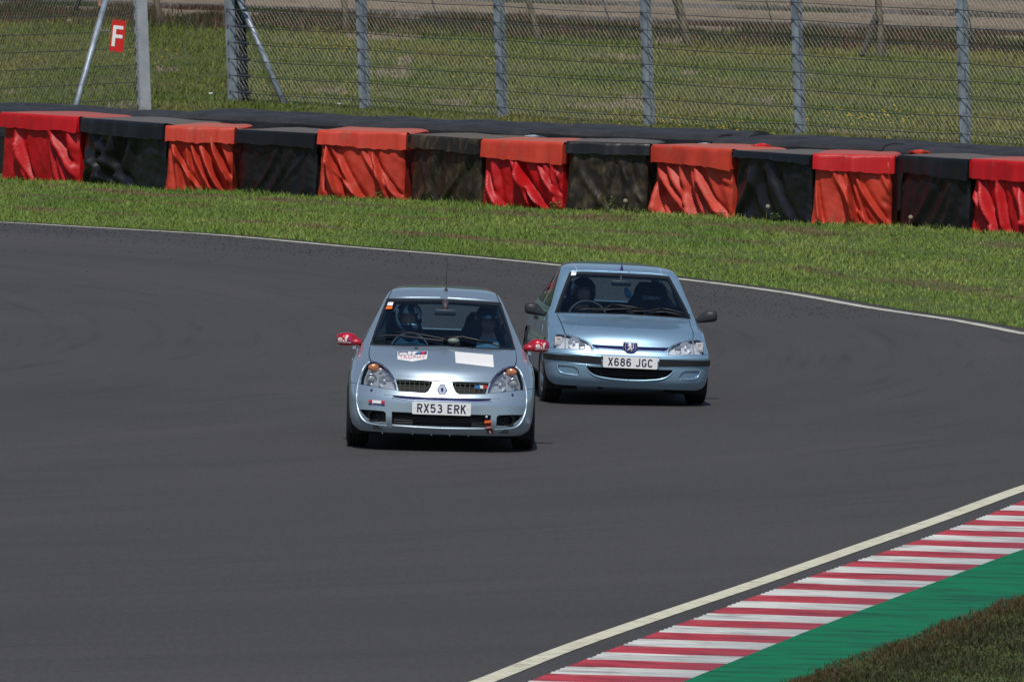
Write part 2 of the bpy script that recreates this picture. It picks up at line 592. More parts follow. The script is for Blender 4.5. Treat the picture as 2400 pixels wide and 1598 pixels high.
# barrier front line on the ground
bar_px = [(0, 420), (188, 432), (387, 448), (555, 453), (744, 464), (958, 471), (1128, 484), (1325, 493), (1528, 499), (1717, 512), (1903, 525), (2102, 530), (2274, 542), (2440, 552)]
bar = [G(a, b) for a, b in bar_px]
bx = np.array([p.x for p in bar]); by = np.array([p.y for p in bar])
ox = np.array([p.x for p in off]); oy = np.array([p.y for p in off])
oo = np.argsort(ox); ox, oy = ox[oo], oy[oo]


def near_grass():
    n = 230000
    x = RNG.uniform(-8.2, 9.0, n)
    yb = np.interp(x, bx, by); yo = np.interp(x, ox, oy)
    y = yo + RNG.uniform(0, 1, n) * (yb + .35 - yo)
    # clumpy density
    dn = vnoise(x * 3, y * 1.2, 3) * .6 + vnoise(x * 9, y * 4, 5) * .6
    k = dn > RNG.uniform(.1, .9, n)
    x, y, yb, yo, dn = x[k], y[k], yb[k], yo[k], dn[k]
    n = len(x)
    tuft = vnoise(x * 2.2, y * .8, 8)
    h = RNG.uniform(.02, .055, n) * (0.6 + .9 * tuft)
    edge = np.exp(-np.abs(yb - y) / .5)
    h += edge * RNG.uniform(0, .11, n) * vnoise(x * 2.5, y, 2)
    h += np.exp(-np.abs(y - yo) / .5) * RNG.uniform(0, .03, n)
    lush = np.clip(vnoise(x * .8, y * .35, 21) * 1.2 - .1, 0, 1)
    c = mixc((.10, .175, .026), (.185, .245, .05), lush)
    c = c * RNG.uniform(.65, 1.35, (n, 1))
    c[:, 0] *= RNG.uniform(.8, 1.25, n)
    # dry clippings lying in windrows along the verge
    fr = (y - yo) / np.maximum(yb - yo, .1)
    row = np.maximum(np.exp(-((fr - .30) / .05) ** 2), np.exp(-((fr - .86) / .06) ** 2))
    row = np.maximum(row, .8 * np.exp(-((fr - .62) / .04) ** 2))
    dry = (row * vnoise(x * 1.6, y * .7, 33) + .15 * vnoise(x * 3, y * 1.2, 40)) > RNG.uniform(.30, .52, n)
    c[dry] = mixc((.20, .145, .075), (.13, .085, .045), RNG.uniform(0, 1, dry.sum())) * RNG.uniform(.8, 1.2, (dry.sum(), 1))
    h[dry] *= .8
    blades('verge_grass', np.stack([x, y], 1), h, RNG.uniform(.008, .02, n), c, lean=.5,
           label='short bright green mown grass between the track edge and tyre barrier')


near_grass()


def field_grass():
    n = 230000
    x = RNG.uniform(-11.5, 11.5, n)
    y = RNG.uniform(178, 286, n)
    dn = vnoise(x * 1.6, y * .35, 13) * .6 + vnoise(x * 6, y * 1.5, 15) * .6
    k = (dn > RNG.uniform(.0, .8, n)) & (y > np.interp(x, bx, by) + 2.4)
    x, y = x[k], y[k]; n = len(x)
    t = vnoise(x * 1.2, y * .3, 28)
    h = RNG.uniform(.03, .09, n) * (.5 + t) + np.clip((y - 255) / 25, 0, 1) * RNG.uniform(0, .06, n)
    dry = np.clip(vnoise(x * .5, y * .12, 51) * 1.5 - .35 + np.clip((y - 262) / 20, 0, 1) * .3, 0, 1)
    c = mixc((.078, .112, .013), (.155, .145, .035), dry) * RNG.uniform(.6, 1.4, (n, 1))
    bp = vnoise(x * .9, y * .16, 77) > .86
    c[bp] = np.array((.24, .19, .13)) * RNG.uniform(.8, 1.2, (bp.sum(), 1))
    blades('field_grass', np.stack([x, y], 1), h, RNG.uniform(.012, .03, n), c, lean=.45, z0=-.03,
           label='rough olive green and dry grass behind the debris fence')


field_grass()


def infield_grass():
    n = 150000
    t = RNG.uniform(0, 1, n)
    gy = np.array([p.y for p in greenR]); gx = np.array([p.x for p in greenR])
    o = np.argsort(gy); gy, gx = gy[o], gx[o]
    y = RNG.uniform(80, 110, n)
    e = np.interp(y, gy, gx)
    x = e + RNG.uniform(0, 1, n) ** 1.2 * 3.2 - .10 * vnoise(y * 1.3, y * 0, 88) - .03 + RNG.normal(0, .03, n)
    h = RNG.uniform(.012, .042, n) * (.5 + 1.1 * vnoise(x * 2.5, y * 1.0, 91))
    c = mixc((.024, .028, .007), (.075, .045, .014), np.clip(np.exp(-(x - e) / .18) + RNG.uniform(-.2, .25, n), 0, 1)) * RNG.uniform(.5, 1.2, (n, 1))  # blade colours darkened to stand in for lens vignette; browner along the edge
    blades('infield_grass', np.stack([x, y], 1), h, RNG.uniform(.005, .011, n), c, lean=.6, z0=.016,
           label='rough grass, coloured dark for lens falloff, inside the corner beside the green painted strip')


infield_grass()


def weeds():
    n = 95000
    x = RNG.uniform(-12, 12, n); y = RNG.normal(283.5, 3.4, n) - x * .55
    cl = vnoise(x * .9, y * .4, 61) * .7 + vnoise(x * 3, y, 62) * .5
    k = cl > RNG.uniform(.25, .9, n)
    x, y, cl = x[k], y[k], cl[k]; n = len(x)
    h = RNG.uniform(.08, .36, n) * cl ** 1.3 * 1.3
    red = (vnoise(x * 1.4, y * .5, 64) > .55) & (RNG.uniform(0, 1, n) < .6)
    c = mixc((.025, .033, .012), (.06, .055, .025), RNG.uniform(0, 1, n))
    c[red] = np.array((.10, .05, .035)); c *= RNG.uniform(.6, 1.3, (n, 1))
    blades('weed_strip', np.stack([x, y], 1), h, RNG.uniform(.02, .045, n), c, lean=.25, z0=-.03,
           label='tall dark weeds and reddish dock along the foot of the terrace')
    bpy.data.objects['weed_strip']['category'] = 'weeds'
    # weed tufts on the terraces
    n = 40000
    x = RNG.uniform(-14, 14, n); row = RNG.integers(0, 2, n)
    y = np.where(row == 0, 295.3, 308.3) + RNG.normal(0, .45, n) - x * .5
    cl = vnoise(x * .7 + row * 9, y * .1, 71)
    k = cl > RNG.uniform(.35, .70, n)
    x, y, cl = x[k], y[k], cl[k]; n = len(x)
    c = mixc((.03, .05, .014), (.07, .04, .03), (vnoise(x, y * .2, 72) > .5).astype(float)) * RNG.uniform(.6, 1.3, (n, 1))
    blades('terrace_weeds', np.stack([x, y], 1), np.where(row == 0, 1, 1.5)[k] * RNG.uniform(.05, .15, n) + np.where(row == 0, 0, .1)[k], RNG.uniform(.02, .045, n), c, lean=.3,
           label='clumps of green and brown weeds growing along the terrace kerbs')
    bpy.data.objects['terrace_weeds']['category'] = 'weeds'


weeds()


def flowers():
    mb = MB()
    spots = []
    for cx, cy, sx, sy, k in ((2030, 285, 60, 14, 70), (1700, 300, 60, 12, 26), (780, 120, 70, 14, 40), (1150, 140, 60, 20, 10), (330, 150, 50, 12, 12), (1400, 180, 300, 60, 30), (900, 200, 300, 60, 20)):
        for _ in range(k): spots.append((random.gauss(cx, sx), random.gauss(cy, sy)))
    for u, v in spots:
        p = G(u, v)
        if p.y < float(np.interp(p.x, bx, by)) + 4 or p.y > 276: continue
        z = random.uniform(.07, .13); r = random.uniform(.012, .02)
        mb.ell((p.x, p.y, z), (r, r, r * .5), 6, 4)
        mb.tube([(p.x, p.y, -.02), (p.x, p.y, z)], .003, 4, mi=1)
    o = mb.build('field_flowers', [mat('yellow_petal', (.75, .45, .02), .6), mat('stem', (.08, .12, .03), .7)])
    tag(o, 'small yellow flowers scattered through the field grass', 'flowers', kind='stuff')


flowers()


def marbles():
    mb = MB()
    n = 2400
    for _ in range(n):
        t = random.random(); i = int(t * (len(outer) - 20)) + 4
        p = outer[i].lerp(outer[i + 1], random.random())
        d = (outer[i + 1] - outer[i]).normalized(); nn = Vector((d.y, -d.x, 0))
        q = p + nn * (.1 + abs(random.gauss(0, 1.6)))
        if abs(q.x) > 10: continue
        s = random.uniform(.005, .012)
        mb.box((q.x, q.y, .004 + s * .3), (s * random.uniform(1, 2.5), s, s * .5), Matrix.Rotation(random.random() * 3, 3, 'Z'))
    tag(mb.build('rubber_marbles', mat('rubber_crumb', (.03, .028, .03), .8)), 'dark crumbs of tyre rubber scattered along the outer track edge', 'rubber crumbs', kind='stuff')


marbles()


# ---- terraces behind the field
def terraces():
    tan = world_noise_mat('dry_terrace_soil', [(.19, .145, .10), (.12, .09, .065), (.235, .185, .13)], [1.2, 6], stretch=(1, .25, 1))
    grey = world_noise_mat('terrace_concrete', [(.12, .11, .115), (.07, .06, .06), (.165, .155, .155)], [.8, 5], stretch=(1, .3, 2))
    # (y at x=0, z level) ; edges run slightly oblique
    rows = [(286, -.04), (295.5, .0), (295.52, .13), (308, .14), (308.02, .25), (322, .28), (322.02, .40), (420, 1.2)]
    v, f, mi = [], [], []
    for y, z in rows:
        for k in range(41):
            x = -40 + 2 * k
            jag = .10 * math.sin(k * 1.7 + y) * (1 if y > 290 else .4)
            v.append((x, y - x * .5 + jag, z))
    for r in range(len(rows) - 1):
        for k in range(40):
            a = r * 41 + k
            f.append((a, a + 1, a + 42, a + 41)); mi.append(1 if r in (1, 3, 5) else 0)
    tag(mesh_obj('terrace_ground', v, f, [tan, grey], midx=mi), kind='structure')


terraces()


def unseen_bank():
    """dark green bank out of view, added to dim low reflections on the cars"""
    v, f = [], []
    n = 96
    for k in range(n + 1):
        a = math.pi * (-.12 + 1.24 * k / n)
        for r, z in ((430, .8), (470, 6), (520, 26), (560, 48 + 8 * math.sin(k * .7) + 5 * math.sin(k * 2.3)), (640, 60)):
            v.append((math.cos(a) * r, 60 + math.sin(a) * r, z))
    for k in range(n):
        for j in range(4): f.append((k * 5 + j, k * 5 + j + 1, (k + 1) * 5 + j + 1, (k + 1) * 5 + j))
    m_ = world_noise_mat('unseen_bank_green', [(.035, .055, .02), (.05, .07, .025), (.02, .035, .012)], [.05, .2])
    tag(mesh_obj('unseen_bank', v, f, m_), kind='structure')


unseen_bank()
# ------------------------------------------------------------------ debris fences
LEANV = Vector((-.71, -.70, 0)).normalized()


def i_beam(base, direc, height, lean, wd=.15, dp=.16, ang=0.0, t=.022):
    """rolled steel section standing at base, leaning; returns MB"""
    mb = MB()
    axis = Vector((lean.x, lean.y, 1)).normalized()
    a = Vector((math.cos(ang), math.sin(ang), 0)); b = Vector((-a.y, a.x, 0))
    def plate(ca, cb, sa, sb):
        lo_ = Vector(base) + a * ca + b * cb
        rings = []
        for h in (-.1, height):
            o = lo_ + axis * h
            rings.append([o - a * sa - b * sb, o + a * sa - b * sb, o + a * sa + b * sb, o - a * sa + b * sb])
        mb.rings(rings)
    plate(0, -dp / 2, wd / 2, t / 2)
    plate(0, dp / 2, wd / 2, t / 2)
    plate(0, 0, t / 2, dp / 2 - t / 2)
    return mb


FH = 3.4
f_u = [548, 858, 1180, 1523, 1878, 2255, 2660]
D0, D5 = 224.0, 208.0
X0, X5 = -4.93, 7.31
fpts = [Vector((X0 + (X5 - X0) * i / 5, D0 + (D5 - D0) * i / 5, 0)) for i in range(7)]
# match the columns of the photograph exactly along that line
for i, u in enumerate(f_u):
    best = min((abs((fpts[0].lerp(fpts[5], t / 400 * 1.3) - G(u, 0)).x * 0 + (lambda p: abs(((p - Vector((0, 0, CAM_H))).dot(rgt)) / ((p - Vector((0, 0, CAM_H))).dot(fwd)) * FPX + 1200 - u))(fpts[0].lerp(fpts[5], t / 400 * 1.3))), t) for t in range(0, 401))
    fpts[i] = fpts[0].lerp(fpts[5], best[1] / 400 * 1.3) if i not in (0, 5) else fpts[i]
lean = LEANV * math.tan(rad(4.6))
heights = [.13 + .288 * k for k in range(11)]


def mesh_bay(a, b, h0, h1, leanv, pitch=.106, r=.0022):
    """woven wire between two posts: slanted strands"""
    mb = MB()
    L = (b - a).length; d = (b - a).normalized()
    vs, fs = [], []
    nrm = Vector((-d.y, d.x, 0))
    def P(s, h):
        return a + d * s + Vector((leanv.x * h, leanv.y * h, h))
    for sgn in (-1, 1):
        r = .0020 if sgn < 0 else .0009
        rise = h1 - h0
        run = rise * .9
        k0 = -int(run / pitch) - 1
        for k in range(k0, int((L + run) / pitch) + 1):
            s0 = k * pitch + (pitch / 2 if sgn > 0 else 0)
            # strand from (s0,h0) going sgn upward
            pts = []
            t0, t1 = 0.0, 1.0
            sA, sB = s0, s0 + sgn * run
            lo_, hi_ = (0, L)
            # clip to [0,L]
            if sB != sA:
                for lim in (0, L):
                    pass
                ts = sorted([(0 - sA) / (sB - sA), (L - sA) / (sB - sA)])
                t0, t1 = max(0, ts[0]), min(1, ts[1])
            if t1 <= t0 + .01: continue
            p = P(sA + (sB - sA) * t0, h0 + rise * t0); q = P(sA + (sB - sA) * t1, h0 + rise * t1)
            e = nrm * r; g = (q - p).normalized().cross(nrm) * r
            o_ = nrm * (.004 * sgn)
            base = len(vs)
            for w_ in (p, q):
                vs += [w_ + o_ + e, w_ + o_ + g, w_ + o_ - e, w_ + o_ - g]
            for j in range(4):
                fs.append((base + j, base + (j + 1) % 4, base + 4 + (j + 1) % 4, base + 4 + j))
    mb.add(vs, fs)
    return mb


def cable(a, b, h, leanv, sag=.02):
    mb = MB(); pts = []
    for k in range(9):
        t = k / 8
        p = a.lerp(b, t); hh = h - sag * 4 * t * (1 - t)
        pts.append((p.x + leanv.x * hh - .05, p.y + leanv.y * hh - .09, hh))
    mb.tube(pts, .007, 5)
    return mb


def right_fence():
    root = empty('debris_fence', fpts[0], label='tall steel debris fence of cables and chain link behind the barrier, right of the gap', cat='fence')
    def loc(o): o.parent = root; o.matrix_parent_inverse = root.matrix_basis.inverted() if False else Matrix.Translation(-fpts[0]); return o
    for i, p in enumerate(fpts):
        mt = M['galv']
        ob = i_beam(p, None, FH, lean, .13 if i else .2, .14, ang=rad(-30)).build('post', mt)
        loc(ob)
        if i == 0: ob['label'] = 'dark end post of two joined sections'
    # second dark section of the end post
    loc(i_beam(fpts[0] + Vector((.17, -.05, 0)), None, FH, lean, .08, .12, ang=rad(-30)).build('post', M['cable']))
    # bolts and clips on the posts
    for i in range(6):
        a, b = fpts[i], fpts[i + 1]
        mb = mesh_bay(a, b, 0.02, 3.3, lean)
        loc(mb.build('chain_link_panel', M['wire']))
    for h in heights:
        mb = MB()
        for i in range(6):
            c = cable(fpts[i], fpts[i + 1], h, lean, sag=.012 + .02 * random.random())
            mb.add(c.v, c.f)
        loc(mb.build('cable', M['cable']))
    for p in fpts:
        mb = MB()
        for h in heights:
            mb.box((p.x + lean.x * h - .085, p.y + lean.y * h - .05, h), (.03, .03, .045))
        loc(mb.build('cable_clamp', M['cable']))
    # cable tensioners at the end post
    for h in heights[:7]:
        mb = MB()
        d = (fpts[1] - fpts[0]).normalized()
        q = fpts[0] + Vector((lean.x * h, lean.y * h, h)) + Vector((-.04, -.12, 0))
        mb.tube([q + d * .1, q + d * .42], .016, 6); mb.tube([q + d * .42, q + d * .52], .03, 6)
        loc(mb.build('cable_tensioner', M['cable']))
    # brace from the end post
    foot = G(664, 240); top = fpts[0] + Vector((.10, -.05, 0)); hh = 2.1
    d = foot - top
    top_pt = G(562, 0) ; 
    # point on the ray of (562,0) at the depth of the foot
    dr = fwd * FPX + rgt * (562 - 1200) - upv * (0 - 799)
    k = (foot.y + .9) / dr.y
    tp = Vector((0, 0, CAM_H)) + dr * k
    ax = tp - foot
    mb = MB(); mb.tube([foot - ax * .03, foot + ax * 1.35], .055, 12)
    loc(mb.build('brace', M['galv'], smooth=True))
    return root


right_fence()

# left fence: a separate run ending at the wide pale post
lf_b = G(338, 262); lf_b = Vector((lf_b.x, 216.0 * 1.0, 0))
def at_px(u, D):
    dr = fwd * FPX + rgt * (u - 1200) - upv * (250 - 799)
    k = D / dr.y
    return Vector((dr.x * k, D, 0))
lf1 = at_px(338, 217.0); lf0 = at_px(-330, 207.0)
lean2 = Vector((-.9, -.4, 0)).normalized() * math.tan(rad(3.6))


def left_fence():
    root = empty('debris_fence', lf1, label='left run of debris fence carrying the F board, ending at a wide pale post', cat='fence')
    def loc(o): o.parent = root; o.matrix_parent_inverse = Matrix.Translation(-lf1); return o
    loc(i_beam(lf1, None, FH, lean2, .20, .14, ang=rad(20)).build('post', M['galv_white']))
    loc(i_beam(lf0, None, FH, lean2, .14, .14, ang=rad(20)).build('post', M['galv']))
    loc(mesh_bay(lf0, lf1, 0.02, 3.3, lean2).build('chain_link_panel', M['wire']))
    for h in [.16 + .29 * k for k in range(10)]:
        loc(cable(lf0, lf1 + Vector((-.09, 0, 0)), h, lean2, .02).build('cable', M['cable']))
    # clips up the post edge
    mb = MB()
    for k in range(12):
        h = .2 + k * .24
        mb.box((lf1.x + lean2.x * h - .115, lf1.y + lean2.y * h - .09, h), (.035, .03, .05))
    loc(mb.build('cable_clamp', M['cable']))
    # inclined tube in front of the mesh
    a = at_px(176, 207.5); a.z = .35
    def ray(u, v, D):
        dr = fwd * FPX + rgt * (u - 1200) - upv * (v - 799); return Vector((0, 0, CAM_H)) + dr * (D / dr.y)
    p0, p1 = ray(174, 262, 211.5), ray(248, 0, 213.0)
    ax = p1 - p0
    mb = MB(); mb.tube([p0 - ax * .35, p1 + ax * .55], .05, 12)
    loc(mb.build('brace', M['galv'], smooth=True))
    return root


left_fence()


def f_sign():
    def ray(u, v, D):
        dr = fwd * FPX + rgt * (u - 1200) - upv * (v - 799); return Vector((0, 0, CAM_H)) + dr * (D / dr.y)
    D = 215.2
    c = ray(276, 85, D)
    root = empty('letter_board', c, label='small red board with a white letter F hung on the fence', cat='sign')
    s = D / FPX
    ang = rad(-5.0)
    R = Matrix.Rotation(-ang, 3, 'Y')
    mb = MB(); w_, h_ = 32 * s, 71 * s
    mb.box((0, 0, 0), (w_, .012, h_), R)
    # serrated top and bottom edge where it is slotted for the ties
    for k in range(5):
        for sz in (-1, 1):
            mb.box(R @ Vector(((k - 2) * w_ / 5.2, 0, sz * (h_ / 2 + .008))), (w_ / 9, .012, .018), R)
    mb.build('board', M['red_sign'], root)
    # letter F from three bars
    fb = MB()
    def bar(u0, v0, u1, v1):
        fb.box(R @ Vector((((u0 + u1) / 2) * s, -.009, -((v0 + v1) / 2) * s)), (abs(u1 - u0) * s, .004, abs(v1 - v0) * s), R)
    bar(-12.5, -24, -5, 25); bar(-5, -24, 11, -16); bar(-5, -3, 11, 5)
    fb.build('letter', M['white'], root)
    mb = MB()
    for sx in (-1, 1):
        for sz in (-1, 1):
            mb.box(R @ Vector((sx * w_ * .3, .02, sz * (h_ / 2 - .02))), (.01, .05, .01), R)
    mb.build('cable_tie', M['black_plastic'], root)


f_sign()


# ------------------------------------------------------------------ old wooden posts behind
def ray(u, v, D):
    dr = fwd * FPX + rgt * (u - 1200) - upv * (v - 799)
    return Vector((0, 0, CAM_H)) + dr * (D / dr.y)


def wood_post(u, v, ut, vt, r, label, mt='wood', brace=None, stay=None):
    b = G(u, v); D = b.y
    t = ray(ut, vt, D)
    ax = (t - b)
    root = empty('wooden_post', b, label=label, cat='post', group='old timber posts behind the field')
    mb = MB()
    rings = []
    for k in range(7):
        f = k / 6 * 2.2 - .02
        c = ax * f
        ring = []
        for j in range(8):
            a = 2 * math.pi * j / 8 + .3
            rr = r * (1 + .12 * math.sin(j * 2.3 + k)) * (1 - .03 * k)
            ring.append(c + Vector((math.cos(a) * rr, math.sin(a) * rr, 0)))
        rings.append(ring)
    mb.rings(rings)
    mb.build('shaft', M[mt], root)
    if brace:
        (u0, v0), (u1, v1) = brace
        p0 = G(u0, v0) - b; p1 = ray(u1, v1, D - .1) - b
        mb = MB(); mb.tube([p0, p1], r * .75, 8)
        mb.build('brace', M['dark_wood'], root)
    if stay:
        (u0, v0), (u1, v1) = stay
        p0 = ray(u0, v0, D - .2) - b; p1 = ray(u1, v1, D - .15) - b
        mb = MB(); mb.tube([p0, p1], r * .42, 6)
        mb.build('strut', M['dark_wood'], root)


wood_post(376, 60, 366, 0, .075, 'pale timber post in the gap between the two fences')
wood_post(812, 74, 806, 0, .075, 'faded timber post beside the second steel fence post')
wood_post(1262, 92, 1238, 0, .07, 'leaning brown timber post between the third and fourth steel posts')
wood_post(1612, 108, 1590, 0, .08, 'grey timber post with a thin dark strut leaning on it', stay=((1606, 104), (1578, 0)))
wood_post(2066, 130, 2058, 0, .085, 'thick timber post propped by a dark diagonal brace', brace=((2020, 133), (2052, 38)))


def stake(u0, v0, u1, v1, label):
    b = ray(u0, v0, G(u0, v0 + 12).y); t = ray(u1, v1, b.y)
    g = Vector((b.x, b.y, 0)); ax = t - b
    root = MB(); root.tube([b - g - ax * .25, b - g + ax * 1.6], .016, 6)
    root.box(b - g + ax * 1.6, (.05, .03, .04))
    o = root.build('steel_stake', M['cable']); o.location = g
    tag(o, label, 'stake', 'thin leaning stakes on the terrace')


stake(1030, 60, 1012, 0, 'thin leaning steel stake just left of the third steel fence post')
stake(1434, 64, 1411, 0, 'thin leaning steel stake just left of the fourth steel fence post')
stake(1816, 82, 1796, 0, 'thin leaning steel stake just left of the fifth steel fence post')
stake(2282, 105, 2264, 0, 'thin leaning steel stake beside the rightmost steel fence post')


def litter(u, v, label, sz=.05, D=None):
    p = G(u, v); mb = MB()
    mb.ell((0, 0, sz * .5), (sz, sz * .7, sz * .5), 8, 5, f=lambda q: q * (1 + .25 * math.sin(q.x * 7 + q.z * 5)))
    o = mb.build('litter', M['white']); o.location = p
    tag(o, label, 'litter', 'pale scraps of litter in the grass')


litter(161, 52, 'white scrap of litter at the far left below the terrace', .05)
litter(427, 6, 'white scrap of litter on the terrace above the fence gap', .06)
litter(494, 222, 'pale crumpled scrap in the grass beside the end post', .035)
litter(1071, 62, 'white scrap of litter in the weeds left of the third post', .045)
litter(2154, 50, 'white scrap of litter on the terrace left of the last post', .045)
litter(795, 246, 'pale scrap by the foot of the second steel post', .03)


# ------------------------------------------------------------------ tyre barrier blocks
def tarp_mat(name, c1, c2, dirt, dirt_amt, rough, bump=.25):
    m = mat(name, c1, rough, 0, coat=0, spec=.35, col2=c2, vs=1.6, var=(.35, .7), bump=bump, bs=5)
    nt = m.node_tree; b = nt.nodes["Principled BSDF"]
    src = b.inputs["Base Color"].links[0].from_socket
    tc = nt.nodes.new("ShaderNodeTexCoord")
    n = nt.nodes.new("ShaderNodeTexNoise"); n.inputs["Scale"].default_value = 4.5; n.inputs["Detail"].default_value = 8; n.inputs["Roughness"].default_value = .7
    mp = nt.nodes.new("ShaderNodeMapping"); mp.inputs["Scale"].default_value = (1.5, 1, .7)
    lk(nt, tc.outputs["Object"], mp.inputs[0]); lk(nt, mp.outputs[0], n.inputs["Vector"])
    r = nt.nodes.new("ShaderNodeMapRange"); r.inputs["From Min"].default_value = .62 - dirt_amt; r.inputs["From Max"].default_value = .78 - dirt_amt * .6
    lk(nt, n.outputs[0], r.inputs[0])
    mx = nt.nodes.new("ShaderNodeMix"); mx.data_type = 'RGBA'
    lk(nt, r.outputs[0], mx.inputs[0]); lk(nt, src, mx.inputs[6]); mx.inputs[7].default_value = (*dirt, 1)
    # dust settled on level faces
    g = nt.nodes.new("ShaderNodeTexCoord")
    sx = nt.nodes.new("ShaderNodeSeparateXYZ"); lk(nt, g.outputs["Normal"], sx.inputs[0])
    r2 = nt.nodes.new("ShaderNodeMapRange"); r2.inputs["From Min"].default_value = .85; r2.inputs["From Max"].default_value = .98; r2.inputs["To Max"].default_value = .8
    lk(nt, sx.outputs[2], r2.inputs[0])
    mx2 = nt.nodes.new("ShaderNodeMix"); mx2.data_type = 'RGBA'
    lk(nt, r2.outputs[0], mx2.inputs[0]); lk(nt, mx.outputs[2], mx2.inputs[6])
    mx2.inputs[7].default_value = (*[.5 * a + .5 * b_ for a, b_ in zip(c1, (.30, .22, .15))], 1)
    lk(nt, mx2.outputs[2], b.inputs["Base Color"])
    return m


ORANGE = [tarp_mat('orange_red_tarp_%d' % i, (.56, .052, .028), (.42, .034, .02), (.32, .10, .06), .06, .52) for i in range(1)][0]
REDT = tarp_mat('bright_red_tarp', (.52, .008, .012), (.38, .006, .01), (.3, .06, .04), .02, .47)
BLACKT = tarp_mat('black_tarp', (.007, .008, .010), (.012, .013, .016), (.035, .034, .03), -.05, .38)
MUDDY = tarp_mat('muddy_black_tarp', (.012, .011, .011), (.03, .024, .016), (.10, .075, .04), .13, .5)


